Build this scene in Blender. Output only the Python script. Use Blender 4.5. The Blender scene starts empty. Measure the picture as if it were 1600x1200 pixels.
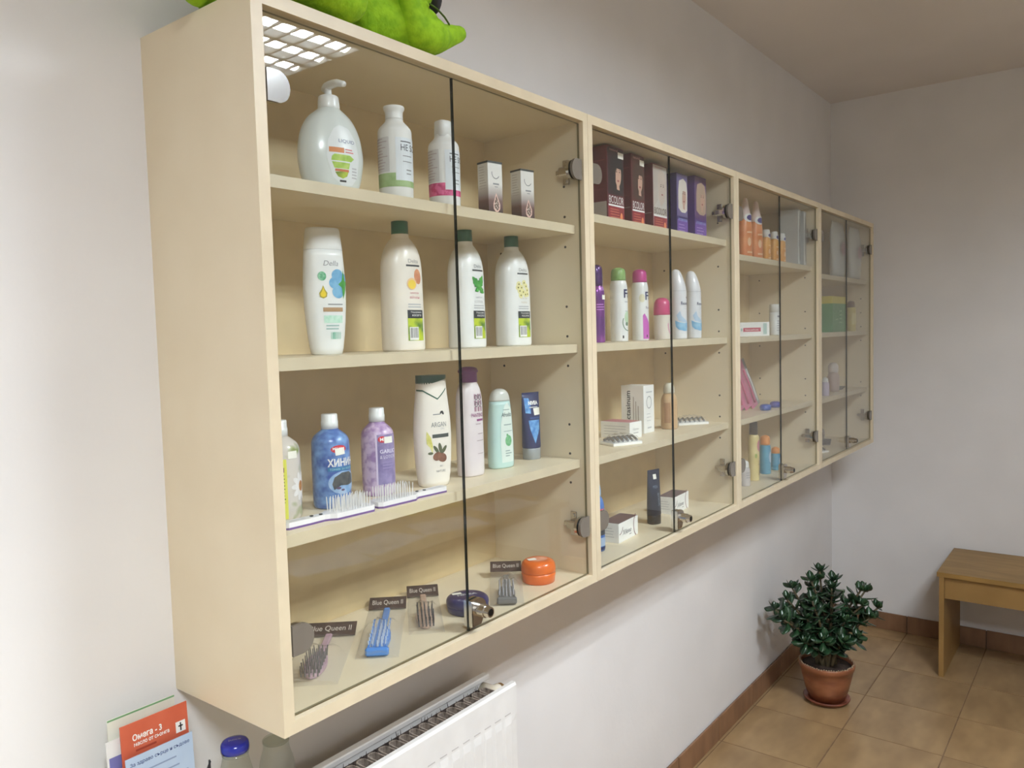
import bpy, bmesh, math, random
from mathutils import Vector, Matrix, geometry
random.seed(7)
SC = bpy.context.scene
COL = SC.collection
PI = math.pi
FZ = 0.972          # height of the cabinets' underside above the floor
XR, YF, XL, CEIL = 3.52, -3.7, -2.7, 2.60   # room: far wall, wall behind the camera, near wall, ceiling

# ------------------------------------------------------------------ camera
cam_data = bpy.data.cameras.new('camera'); cam = bpy.data.objects.new('camera', cam_data); COL.objects.link(cam)
SC.camera = cam
cam_data.sensor_width = 36.0
cam_data.lens = 36.0 * 1233.36 / 1600.0
cam_data.clip_start = 0.02
_R = Vector((0.60830, -0.79320, -0.02770)); _U = Vector((0.06600, 0.01580, 0.99770)); _F = Vector((0.7909, 0.6088, -0.0620))
_F.normalize(); _R = (_R - _F * _R.dot(_F)).normalized(); _U = _R.cross(_F)
cam.matrix_world = Matrix(((_R.x, _U.x, -_F.x, -0.6186), (_R.y, _U.y, -_F.y, -1.1484), (_R.z, _U.z, -_F.z, 0.5312 + FZ), (0, 0, 0, 1)))

# ------------------------------------------------------------------ world, exposure
w = bpy.data.worlds.new('world'); SC.world = w; w.use_nodes = True
w.node_tree.nodes['Background'].inputs[0].default_value = (0.5, 0.52, 0.55, 1)
w.node_tree.nodes['Background'].inputs[1].default_value = 0.05
SC.view_settings.view_transform = 'Standard'; SC.view_settings.look = 'None'
SC.view_settings.exposure = 0.0; SC.view_settings.gamma = 1.0
try: SC.view_settings.use_curve_mapping = False
except Exception: pass
TUBE_STRENGTH = 150.0       # the fluorescent tubes in the ceiling lights
LIGHT_SPOTS = [(1.035, -1.78, 1.06, 'louvred square ceiling light nearest the jade plant end of the room'),
               (-0.95, -1.80, 1.12, 'louvred square ceiling light above the brochure end of the room')]

cy = SC.cycles
cy.max_bounces = 7; cy.diffuse_bounces = 5; cy.glossy_bounces = 3; cy.transmission_bounces = 4; cy.transparent_max_bounces = 20
cy.caustics_reflective = False; cy.caustics_refractive = False
cy.use_light_tree = False; cy.time_limit = 1100
cy.use_adaptive_sampling = True; cy.adaptive_threshold = 0.04; cy.sample_clamp_indirect = 6.0

# ------------------------------------------------------------------ materials
def lin(c):
    return tuple(((v / 255) / 12.92 if v / 255 <= 0.04045 else ((v / 255 + 0.055) / 1.055) ** 2.4) for v in c) + (1,)
MATS = {}
def M(name, rgb, rough=0.5, metal=0.0, rgb2=None, scale=20.0, lo=0.35, hi=0.65, bump=0.0, bscale=60.0, coat=0.0, sss=0.0, emit=0.0, stretch=None, rnd=0.0):
    if name in MATS: return MATS[name]
    m = bpy.data.materials.new(name); m.use_nodes = True; MATS[name] = m
    nt = m.node_tree; N = nt.nodes; L = nt.links; p = N['Principled BSDF']
    p.inputs['Roughness'].default_value = rough; p.inputs['Metallic'].default_value = metal
    p.inputs['Coat Weight'].default_value = coat; p.inputs['Coat Roughness'].default_value = 0.08
    tc = N.new('ShaderNodeTexCoord'); vec = tc.outputs['Object']
    if stretch:
        mp = N.new('ShaderNodeMapping'); mp.inputs['Scale'].default_value = stretch; L.new(vec, mp.inputs['Vector']); vec = mp.outputs['Vector']
    if rnd:
        oj = N.new('ShaderNodeObjectInfo'); vm = N.new('ShaderNodeVectorMath'); vm.operation = 'MULTIPLY_ADD'
        vm.inputs[1].default_value = (37, 53, 71); L.new(oj.outputs['Random'], vm.inputs[0]); L.new(vec, vm.inputs[2]); vec = vm.outputs['Vector']
    nz = N.new('ShaderNodeTexNoise'); nz.inputs['Scale'].default_value = scale; nz.inputs['Detail'].default_value = 2
    L.new(vec, nz.inputs['Vector'])
    rp = N.new('ShaderNodeValToRGB'); rp.color_ramp.elements[0].position = lo; rp.color_ramp.elements[1].position = hi
    c2 = rgb2 if rgb2 else tuple(min(255, v * 1.03 + 1) for v in rgb)
    rp.color_ramp.elements[0].color = lin(rgb); rp.color_ramp.elements[1].color = lin(c2)
    L.new(nz.outputs['Fac'], rp.inputs['Fac'])
    out = rp.outputs['Color']
    if rnd:
        oi = N.new('ShaderNodeObjectInfo'); hs = N.new('ShaderNodeHueSaturation'); mr = N.new('ShaderNodeMapRange')
        mr.inputs['To Min'].default_value = 1 - rnd; mr.inputs['To Max'].default_value = 1 + rnd
        L.new(oi.outputs['Random'], mr.inputs['Value']); L.new(mr.outputs['Result'], hs.inputs['Value']); L.new(out, hs.inputs['Color']); out = hs.outputs['Color']
    L.new(out, p.inputs['Base Color'])
    if bump:
        nb = N.new('ShaderNodeTexNoise'); nb.inputs['Scale'].default_value = bscale; nb.inputs['Detail'].default_value = 2; L.new(vec, nb.inputs['Vector'])
        b = N.new('ShaderNodeBump'); b.inputs['Strength'].default_value = bump; b.inputs['Distance'].default_value = 0.002
        L.new(nb.outputs['Fac'], b.inputs['Height']); L.new(b.outputs['Normal'], p.inputs['Normal'])
    if sss:
        p.inputs['Subsurface Weight'].default_value = sss; p.inputs['Subsurface Radius'].default_value = (0.01, 0.01, 0.01)
    if emit:
        p.inputs['Emission Color'].default_value = lin((237, 246, 254)); p.inputs['Emission Strength'].default_value = emit
    return m
def clear(name, tint=(250, 250, 250), haze=0.0, rough=0.02, hz=(235, 235, 235), r0=0.04, bump=0.0, bscale=60, r1=1.0):
    """thin clear sheet: lets light straight through, reflects by Schlick's law, with a share of milky haze"""
    if name in MATS: return MATS[name]
    m = bpy.data.materials.new(name); m.use_nodes = True; MATS[name] = m
    nt = m.node_tree; N = nt.nodes; L = nt.links; N.remove(N['Principled BSDF']); out = N['Material Output']
    tr = N.new('ShaderNodeBsdfTransparent'); tr.inputs['Color'].default_value = lin(tint)
    gl = N.new('ShaderNodeBsdfGlossy'); gl.inputs['Roughness'].default_value = rough
    df = N.new('ShaderNodeBsdfDiffuse'); df.inputs['Color'].default_value = lin(hz)
    lw = N.new('ShaderNodeLayerWeight'); lw.inputs['Blend'].default_value = 0.5
    pw = N.new('ShaderNodeMath'); pw.operation = 'POWER'; pw.inputs[1].default_value = 5.0; L.new(lw.outputs['Facing'], pw.inputs[0])
    mr = N.new('ShaderNodeMapRange'); mr.inputs['To Min'].default_value = r0; mr.inputs['To Max'].default_value = r1; L.new(pw.outputs[0], mr.inputs['Value'])
    m1 = N.new('ShaderNodeMixShader'); m1.inputs[0].default_value = haze; L.new(tr.outputs[0], m1.inputs[1]); L.new(df.outputs[0], m1.inputs[2])
    m2 = N.new('ShaderNodeMixShader'); L.new(mr.outputs['Result'], m2.inputs[0]); L.new(m1.outputs[0], m2.inputs[1]); L.new(gl.outputs[0], m2.inputs[2])
    L.new(m2.outputs[0], out.inputs['Surface'])
    if bump:
        nb = N.new('ShaderNodeTexNoise'); nb.inputs['Scale'].default_value = bscale; tc = N.new('ShaderNodeTexCoord'); L.new(tc.outputs['Object'], nb.inputs['Vector'])
        b = N.new('ShaderNodeBump'); b.inputs['Strength'].default_value = bump; b.inputs['Distance'].default_value = 0.004
        L.new(nb.outputs['Fac'], b.inputs['Height']); L.new(b.outputs['Normal'], gl.inputs['Normal'])
    return m

# ------------------------------------------------------------------ mesh helpers
def obj(name, V, F, mat, parent=None, smooth=False, mats=None, fm=None):
    me = bpy.data.meshes.new(name); me.from_pydata([tuple(v) for v in V], [], F); me.update()
    for m in (mats or [mat]): me.materials.append(m)
    if fm: me.polygons.foreach_set('material_index', fm)
    if smooth: me.polygons.foreach_set('use_smooth', [True] * len(me.polygons))
    o = bpy.data.objects.new(name, me); COL.objects.link(o)
    if parent: o.parent = parent
    return o
class MB:
    def __init__(s): s.V = []; s.F = []
    def add(s, V, F):
        n = len(s.V); s.V += [Vector(v) for v in V]; s.F += [tuple(i + n for i in f) for f in F]; return s
    def box(s, x0, x1, y0, y1, z0, z1, c=0.0, mat=None):
        if c:
            bm = bmesh.new(); bmesh.ops.create_cube(bm, size=1)
            for v in bm.verts: v.co = Vector(((x0 + x1) / 2 + v.co.x * (x1 - x0), (y0 + y1) / 2 + v.co.y * (y1 - y0), (z0 + z1) / 2 + v.co.z * (z1 - z0)))
            bmesh.ops.bevel(bm, geom=bm.edges[:], offset=c, segments=1, affect='EDGES')
            V = [v.co.copy() for v in bm.verts]; F = [[v.index for v in f.verts] for f in bm.faces]; bm.free()
        else:
            V = [(x0, y0, z0), (x1, y0, z0), (x1, y1, z0), (x0, y1, z0), (x0, y0, z1), (x1, y0, z1), (x1, y1, z1), (x0, y1, z1)]
            F = [(0, 3, 2, 1), (4, 5, 6, 7), (0, 1, 5, 4), (1, 2, 6, 5), (2, 3, 7, 6), (3, 0, 4, 7)]
        if mat: V = [mat @ Vector(v) for v in V]
        return s.add(V, F)
    def tube(s, pts, r, n=8, cap=True):
        pts = [Vector(p) for p in pts]; rs = r if isinstance(r, (list, tuple)) else [r] * len(pts)
        V = []; F = []; up = Vector((0, 0, 1)); prev = None
        for i, p in enumerate(pts):
            d = (pts[min(i + 1, len(pts) - 1)] - pts[max(i - 1, 0)]).normalized()
            a = prev if prev else (up.cross(d) if abs(d.dot(up)) < 0.95 else Vector((1, 0, 0)).cross(d))
            a = (a - d * a.dot(d)).normalized(); prev = a; b = d.cross(a)
            for k in range(n):
                t = 2 * PI * k / n; V.append(p + (a * math.cos(t) + b * math.sin(t)) * rs[i])
        for i in range(len(pts) - 1):
            for k in range(n): F.append((i * n + k, i * n + (k + 1) % n, (i + 1) * n + (k + 1) % n, (i + 1) * n + k))
        if cap: F.append(tuple(range(n))[::-1]); F.append(tuple((len(pts) - 1) * n + k for k in range(n)))
        return s.add(V, F)
    def prism(s, pts, z0, z1, mat=None):
        n = len(pts); V = [(x, y, z0) for x, y in pts] + [(x, y, z1) for x, y in pts]
        F = [tuple(range(n))[::-1], tuple(range(n, 2 * n))] + [(k, (k + 1) % n, n + (k + 1) % n, n + k) for k in range(n)]
        if mat: V = [mat @ Vector(v) for v in V]
        return s.add(V, F)
    def build(s, name, mat, parent=None, smooth=False):
        return obj(name, s.V, s.F, mat, parent, smooth)
def tag(o, label=None, cat=None, group=None, kind=None):
    if label: o['label'] = label
    if cat: o['category'] = cat
    if group: o['group'] = group
    if kind: o['kind'] = kind
    return o
def thing(name, label, cat, loc, rz=0.0, group=None):
    o = bpy.data.objects.new(name, None); o.empty_display_size = 0.02; COL.objects.link(o)
    o.location = loc; o.rotation_euler = (0, 0, math.radians(rz)); return tag(o, label, cat, group)
def struct(o, label=None): o['kind'] = 'structure'; return tag(o, label)
def copy_tree(o, parent=None):
    c = o.copy(); COL.objects.link(c); c.parent = parent
    for ch in o.children: copy_tree(ch, c)
    return c

def sp(v, p): return math.copysign(abs(v) ** p, v)
def chaikin(S, it=2):
    for _ in range(it):
        T = [S[0]]
        for a, b in zip(S, S[1:]):
            T.append(tuple(0.75 * x + 0.25 * y for x, y in zip(a, b))); T.append(tuple(0.25 * x + 0.75 * y for x, y in zip(a, b)))
        T.append(S[-1]); S = T
    return S
def norm_secs(S): return [tuple(x) + (2.0,) * (4 - len(x)) if len(x) == 3 else ((x[0], x[1], x[1], 2.0) if len(x) == 2 else tuple(x)) for x in S]
class Surf:
    def __init__(s, secs): s.S = secs; s.cache = {}
    def sec(s, t):
        S = s.S
        if t <= S[0][0]: return S[0]
        for a, b in zip(S, S[1:]):
            if t <= b[0] and b[0] > a[0]:
                k = (t - a[0]) / (b[0] - a[0]); return tuple(x + (y - x) * k for x, y in zip(a, b))
        return S[-1]
    def at(s, u, t, off):
        key = round(t, 4)
        if key not in s.cache:
            _, a, b, e = s.sec(t); P = []; d = 0; last = None
            for i in range(49):
                f = PI * i / 48; p = (a * sp(math.sin(f), 2 / e), -b * sp(math.cos(f), 2 / e))
                if last: d += math.hypot(p[0] - last[0], p[1] - last[1])
                P.append((d, p)); last = p
            s.cache[key] = P
        P = s.cache[key]; q = min(abs(u), P[-1][0] * 0.999)
        for (d0, p0), (d1, p1) in zip(P, P[1:]):
            if q <= d1:
                k = (q - d0) / (d1 - d0 + 1e-12); x = p0[0] + (p1[0] - p0[0]) * k; y = p0[1] + (p1[1] - p0[1]) * k
                n = Vector((-(p1[1] - p0[1]) * -1, 0, 0)); tx, ty = p1[0] - p0[0], p1[1] - p0[1]
                nx, ny = ty, -tx; l = math.hypot(nx, ny) + 1e-12; nx /= l; ny /= l
                sg = 1 if u >= 0 else -1
                return Vector((sg * (x + nx * off), y + ny * off, t))
        return Vector((0, 0, t))
class Flat:
    """flat face: origin o, right vector r, up vector u"""
    def __init__(s, o, r, u): s.o = Vector(o); s.r = Vector(r).normalized(); s.u = Vector(u).normalized(); s.n = s.r.cross(s.u)
    def at(s, a, b, off): return s.o + s.r * a + s.u * b + s.n * off
def body(name, secs, mat, parent, n=28, sm=2, smooth=True):
    S = norm_secs(secs); S = chaikin(S, sm) if sm else S
    V = []; F = []
    for z, a, b, e in S:
        for k in range(n):
            f = 2 * PI * k / n; V.append((a * sp(math.sin(f), 2 / e), -b * sp(math.cos(f), 2 / e), z))
    for i in range(len(S) - 1):
        for k in range(n): F.append((i * n + k, i * n + (k + 1) % n, (i + 1) * n + (k + 1) % n, (i + 1) * n + k))
    F.append(tuple(range(n))[::-1]); F.append(tuple((len(S) - 1) * n + k for k in range(n)))
    o = obj(name, V, F, mat, parent, smooth)
    if smooth:
        for p in o.data.polygons:
            if len(p.vertices) > 4: p.use_smooth = False
    return Surf(S)

# ------------------------------------------------------------------ flat shapes and lettering (u to the right, t up)
def rect(u0, t0, u1, t1): return ([(u0, t0), (u1, t0), (u1, t1), (u0, t1)], [(0, 1, 2, 3)])
def ell(cu, ct, ru, rt, n=20, rot=0):
    c, s_ = math.cos(rot), math.sin(rot)
    P = [(ru * math.cos(2 * PI * k / n), rt * math.sin(2 * PI * k / n)) for k in range(n)]
    return ([(cu + x * c - y * s_, ct + x * s_ + y * c) for x, y in P], [tuple(range(n))])
def poly(P): return (list(P), [tuple(range(len(P)))])
def join(*S):
    V = []; F = []
    for v, f in S:
        n = len(V); V += v; F += [tuple(i + n for i in q) for q in f]
    return V, F
def ring(cu, ct, ru, rt, th, a0=0, a1=360, n=24):
    V = []; F = []
    for k in range(n + 1):
        a = math.radians(a0 + (a1 - a0) * k / n); c, s_ = math.cos(a), math.sin(a)
        V += [(cu + ru * c, ct + rt * s_), (cu + (ru - th) * c, ct + (rt - th) * s_)]
    for k in range(n): F.append((2 * k, 2 * k + 2, 2 * k + 3, 2 * k + 1))
    return V, F
def bars(u0, t0, u1, t1, n=11):
    r = random.Random(int(abs(u0 * 1e5)) + n); S = []; x = u0; step = (u1 - u0) / n
    for k in range(n): S.append(rect(x, t0, x + step * r.uniform(0.25, 0.7), t1)); x += step
    return join(*S)
def lines(u0, u1, t0, n, pitch, th, seed=1, mn=0.6):
    r = random.Random(seed); return join(*[rect(u0, t0 - k * pitch - th, u0 + (u1 - u0) * r.uniform(mn, 1), t0 - k * pitch) for k in range(n)])
TXT = {}
def text(s, cu, ct, w=None, h=None, bold=0.0, rot=0, shear=0.0):
    key = (s, bold, shear)
    if key not in TXT:
        cu_ = bpy.data.curves.new('lettering_source', 'FONT'); cu_.body = s; cu_.size = 1; cu_.offset = bold; cu_.resolution_u = 3; cu_.shear = shear
        o = bpy.data.objects.new('lettering_source', cu_); COL.objects.link(o)
        me = bpy.data.meshes.new_from_object(o)
        V = [(v.co.x, v.co.y) for v in me.vertices]; F = [tuple(p.vertices) for p in me.polygons]
        bpy.data.objects.remove(o); bpy.data.curves.remove(cu_); bpy.data.meshes.remove(me)
        TXT[key] = (V, F)
    V, F = TXT[key]
    x0 = min(v[0] for v in V); x1 = max(v[0] for v in V); y0 = min(v[1] for v in V); y1 = max(v[1] for v in V)
    if w is None: kx = ky = h / (y1 - y0)
    elif h is None: kx = ky = w / (x1 - x0)
    else: kx = w / (x1 - x0); ky = h / (y1 - y0)
    c, s_ = math.cos(math.radians(rot)), math.sin(math.radians(rot))
    out = []
    for x, y in V:
        x = (x - (x0 + x1) / 2) * kx; y = (y - (y0 + y1) / 2) * ky; out.append((cu + x * c - y * s_, ct + x * s_ + y * c))
    return out, F
def decal(name, surf, shape, mat, parent, off=0.0004, label=None):
    V, F = shape
    bm = bmesh.new(); vs = [bm.verts.new((x, y, 0)) for x, y in V]
    for f in F:
        try: bm.faces.new([vs[i] for i in f])
        except ValueError: pass
    if isinstance(surf, Surf):
        xs = [v[0] for v in V]; ys = [v[1] for v in V]
        for ax, lo, hi, st in ((0, min(xs), max(xs), 0.004), (1, min(ys), max(ys), 0.008)):
            k = math.floor(lo / st) + 1
            while k * st < hi - 1e-5:
                co = Vector((0, 0, 0)); no = Vector((0, 0, 0)); co[ax] = k * st; no[ax] = 1
                bmesh.ops.bisect_plane(bm, geom=bm.verts[:] + bm.edges[:] + bm.faces[:], plane_co=co, plane_no=no, dist=1e-6); k += 1
    bm.verts.index_update()
    for f in bm.faces:
        if f.normal.z < 0 or f.calc_area() == 0: pass
    bm.normal_update()
    fl = [f for f in bm.faces if f.normal.z < 0]
    if fl: bmesh.ops.reverse_faces(bm, faces=fl)
    for v in bm.verts: v.co = surf.at(v.co.x, v.co.y, off)
    me = bpy.data.meshes.new(name); bm.to_mesh(me); bm.free(); me.materials.append(mat)
    o = bpy.data.objects.new(name, me); COL.objects.link(o); o.parent = parent
    if label: o['label'] = label
    return o
def boxfaces(w, d, h):
    return {'front': Flat((0, -d / 2, 0), (1, 0, 0), (0, 0, 1)), 'left': Flat((-w / 2, 0, 0), (0, -1, 0), (0, 0, 1)),
            'right': Flat((w / 2, 0, 0), (0, 1, 0), (0, 0, 1)), 'top': Flat((0, 0, h), (1, 0, 0), (0, 1, 0)), 'back': Flat((0, d / 2, 0), (-1, 0, 0), (0, 0, 1))}
# ================================================================== the room
PLASTER = M('wall_paint', (223, 221, 220), 0.85, rgb2=(229, 227, 226), scale=3, bump=0.25, bscale=45)
CEILM = M('ceiling_paint', (222, 215, 210), 0.9, rgb2=(226, 219, 214), scale=3, bump=0.1, bscale=40)
struct(MB().box(XL - 0.1, XR + 0.1, 0, 0.12, 0, CEIL).build('wall_back', PLASTER), 'white plastered wall that carries the row of cabinets')
struct(MB().box(XR, XR + 0.12, YF, 0, 0, CEIL).build('wall_right', PLASTER), 'white far wall behind the wooden bench')
struct(MB().box(XL - 0.12, XL, YF, 0, 0, CEIL).build('wall_left', PLASTER))
struct(MB().box(XL - 0.1, XR + 0.1, YF - 0.12, YF, 0, CEIL).build('wall_front', PLASTER))
struct(MB().box(XL - 0.1, XR + 0.1, YF - 0.1, 0.1, CEIL, CEIL + 0.1).build('ceiling', CEILM), 'plain pale ceiling')
floor = struct(MB().box(XL - 0.1, XR + 0.1, YF - 0.1, 0.1, -0.1, -0.0012).build('floor', M('grout', (122, 98, 74), 0.9, rgb2=(136, 110, 84), scale=30)), 'brown tiled floor')
TILE = M('floor_tile', (146, 118, 83), 0.34, rgb2=(172, 143, 103), scale=2.2, lo=0.28, hi=0.72, rnd=0.06, bump=0.06, bscale=25, stretch=(1, 2.2, 1))
tile_mesh = None
xs = [2.046 + 0.3345 * k for k in range(-15, 5)]; xs = [XL] + [x for x in xs if XL + 0.03 < x < XR] + [XR]
ys = [-0.019 - 0.3335 * k for k in range(0, 12)]; ys = [0.0] + [y for y in ys if y > YF + 0.03] + [YF]
for x0, x1 in zip(xs, xs[1:]):
    for y1, y0 in zip(ys, ys[1:]):
        if tile_mesh is None:
            t = MB().box(-0.5, 0.5, -0.5, 0.5, -0.0011, 0.0, c=0.0).build('floor_tile', TILE, floor); tile_mesh = t.data
        else:
            t = bpy.data.objects.new('floor_tile', tile_mesh); COL.objects.link(t); t.parent = floor
        t.location = ((x0 + x1) / 2, (y0 + y1) / 2, 0); t.scale = (x1 - x0 - 0.005, y1 - y0 if False else abs(y1 - y0) - 0.005, 1)
BBM = M('baseboard_tile', (122, 90, 66), 0.42, rgb2=(142, 106, 78), scale=6, rnd=0.05)
BBG = M('baseboard_bed', (100, 78, 60), 0.9)
bb = struct(MB().box(XL, XR, -0.004, 0, 0, 0.08).build('baseboard_back', BBG), 'brown tile skirting along the cabinet wall')
bm_ = None
for x0, x1 in zip(xs, xs[1:]):
    if bm_ is None: t = MB().box(-0.5, 0.5, -0.011, -0.004, 0, 0.085, c=0.0015).build('baseboard_tile', BBM, bb); bm_ = t.data
    else: t = bpy.data.objects.new('baseboard_tile', bm_); COL.objects.link(t); t.parent = bb
    t.location = ((x0 + x1) / 2, 0, 0); t.scale = (x1 - x0 - 0.004, 1, 1)
bb = struct(MB().box(XR - 0.004, XR, YF, -0.011, 0, 0.08).build('baseboard_right', BBG), 'brown tile skirting along the far wall')
for y1, y0 in zip(ys, ys[1:]):
    y1 = min(y1, -0.011)
    if y1 - y0 < 0.01: continue
    t = bpy.data.objects.new('baseboard_tile', bm_); COL.objects.link(t); t.parent = bb
    t.location = (XR, (y0 + y1) / 2, 0); t.rotation_euler = (0, 0, -PI / 2); t.scale = (abs(y1 - y0) - 0.004, 1, 1)

# ================================================================== ceiling lights
LW = M('lamp_housing', (225, 225, 222), 0.45); LB = M('louvre_blade', (205, 205, 205), 0.3, metal=0.3)

for lx, ly, k_, lab in LIGHT_SPOTS:
    r = thing('ceiling_light', lab, 'ceiling light', (lx, ly, CEIL), 90, 'louvred ceiling lights')
    TUBE = M('fluorescent_tube' if k_ > 1 else 'fluorescent_tube_aged', (255, 255, 250), 0.4, emit=TUBE_STRENGTH * k_)
    b = MB(); H_ = 0.3; z0 = -0.085
    b.box(-H_, H_, -H_, H_, -0.004, 0); b.box(-H_, -H_ + 0.012, -H_, H_, z0, -0.004); b.box(H_ - 0.012, H_, -H_, H_, z0, -0.004)
    b.box(-H_ + 0.012, H_ - 0.012, -H_, -H_ + 0.012, z0, -0.004); b.box(-H_ + 0.012, H_ - 0.012, H_ - 0.012, H_, z0, -0.004)
    b.build('housing', LW, r)
    for k in range(4):
        u = -0.216 + 0.144 * k
        MB().tube([(u, -0.28, -0.053), (u, 0.28, -0.053)], 0.027, 8).build('tube', TUBE, r)
    for k in range(5):                                   # ridged reflectors between the tubes
        u = -0.288 + 0.144 * k; u0 = max(u - 0.012, -0.287); u1 = min(u + 0.012, 0.287)
        MB().add([(u, -0.287, -0.035), (u, 0.287, -0.035), (u0, -0.287, z0), (u0, 0.287, z0), (u1, -0.287, z0), (u1, 0.287, z0)],
                 [(0, 1, 3, 2), (1, 0, 4, 5), (2, 3, 5, 4), (0, 2, 4), (1, 5, 3)]).build('reflector', LB, r)
    for k in range(8):                                   # cross blades
        v = -0.245 + 0.07 * k
        for j in range(4):
            u = -0.216 + 0.144 * j
            MB().add([(u - 0.059, v, -0.075), (u + 0.059, v, -0.075), (u - 0.059, v - 0.004, z0), (u + 0.059, v - 0.004, z0), (u - 0.059, v + 0.004, z0), (u + 0.059, v + 0.004, z0)],
                     [(0, 1, 3, 2), (1, 0, 4, 5), (2, 3, 5, 4), (0, 2, 4), (1, 5, 3)]).build('blade', LB, r)

# ================================================================== the four wall cabinets
W, D, H, T = 0.8, 0.2716, 0.9817, 0.018
CREAM = M('cream_laminate', (226, 211, 182), 0.42, rgb2=(230, 216, 188), scale=8, bump=0.05, bscale=200)
EDGE = M('cream_edge_band', (208, 194, 166), 0.38)
BACK = M('cream_back_board', (213, 192, 150), 0.5)
GLASS = clear('door_glass', (253, 254, 253), haze=0.01, rough=0.0, hz=(225, 230, 225), r0=0.035)
GEDGE = M('glass_edge', (14, 22, 20), 0.15); GEDGE2 = M('glass_edge_outer', (120, 112, 84), 0.3)
CHROME = M('chrome', (190, 186, 180), 0.02, metal=1.0); SATIN = M('satin_chrome', (206, 202, 196), 0.2, metal=1.0); DCHROME = M('chrome_dark', (120, 112, 104), 0.25, metal=1.0)
HOLE = M('peg_hole_dark', (52, 40, 28), 0.9)
SHELVES = [(0.755, 0.508, 0.2645), (0.787, 0.507, 0.259), (0.753, 0.505, 0.256), (0.731, 0.506, 0.252)]
GY0, GY1 = -0.2635, -0.2585
PLATE = M('hinge_plate_grey', (112, 105, 96), 0.25, coat=0.3)
def banded(name, x0, x1, y0, y1, z0, z1, parent, edge):
    """board with a lighter edge band on its front face"""
    b = MB().box(x0, x1, y0, y1, z0, z1); return obj(name, b.V, b.F, None, parent, False, mats=[CREAM, EDGE], fm=[0, 0, 1, 0, 0, 0])
def dshape(r, flat, n=14, sgn=1):
    """plate outline: straight on the hinge side, round on the other"""
    P = [(-flat * sgn, r), (-flat * sgn, -r)] if sgn > 0 else [(flat, -r), (flat, r)]
    for k in range(n + 1):
        a = (-PI / 2 + PI * k / n) if sgn > 0 else (PI / 2 + PI * k / n); P.append((r * 0.9 * math.cos(a), r * math.sin(a)))
    return P
def hinge(parent, x_side, z, left):
    """cup plate on the glass, body and wing plate on the side panel"""
    s = 1 if left else -1; cx = x_side + s * 0.021
    rot = Matrix.Translation((cx, 0, z)) @ Matrix(((1, 0, 0, 0), (0, 0, 1, 0), (0, 1, 0, 0), (0, 0, 0, 1)))   # (x, y, z) -> (x, z, y)
    b = MB(); b.prism(dshape(0.021, 0.017, sgn=s), GY0 - 0.006, GY0 - 0.0003, rot); h = b.build('hinge', PLATE, parent)
    MB().prism(dshape(0.019, 0.015, sgn=s), GY1 + 0.0003, GY1 + 0.007, rot).build('hinge_cup', CHROME, parent)
    b = MB(); xa, xb = sorted((x_side + s * 0.0005, x_side + s * 0.022))
    b.box(xa, xb, GY1 + 0.007, GY1 + 0.038, z - 0.009, z + 0.009, c=0.003)
    xa, xb = sorted((x_side + s * 0.0005, x_side + s * 0.004)); b.box(xa, xb, GY1 + 0.022, GY1 + 0.037, z - 0.026, z + 0.026, c=0.001)
    xa, xb = sorted((x_side + s * 0.003, x_side + s * 0.012)); b.box(xa, xb, GY1 + 0.034, GY1 + 0.05, z - 0.006, z + 0.006, c=0.002)
    for dz in (-0.018, 0.018): b.tube([(x_side + s * 0.003, GY1 + 0.0295, z + dz), (x_side + s * 0.007, GY1 + 0.0295, z + dz)], 0.0042, 10)
    b.build('hinge_arm', SATIN, parent)
LABC = ['cream wall cabinet with glass doors nearest the brochures, plush toy on top', 'second cream cabinet from the brochures, dark red dye boxes on its top shelf',
        'third cream cabinet from the brochures, orange bottles on its top shelf', 'last cream cabinet in the row, beside the far wall corner']
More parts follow.
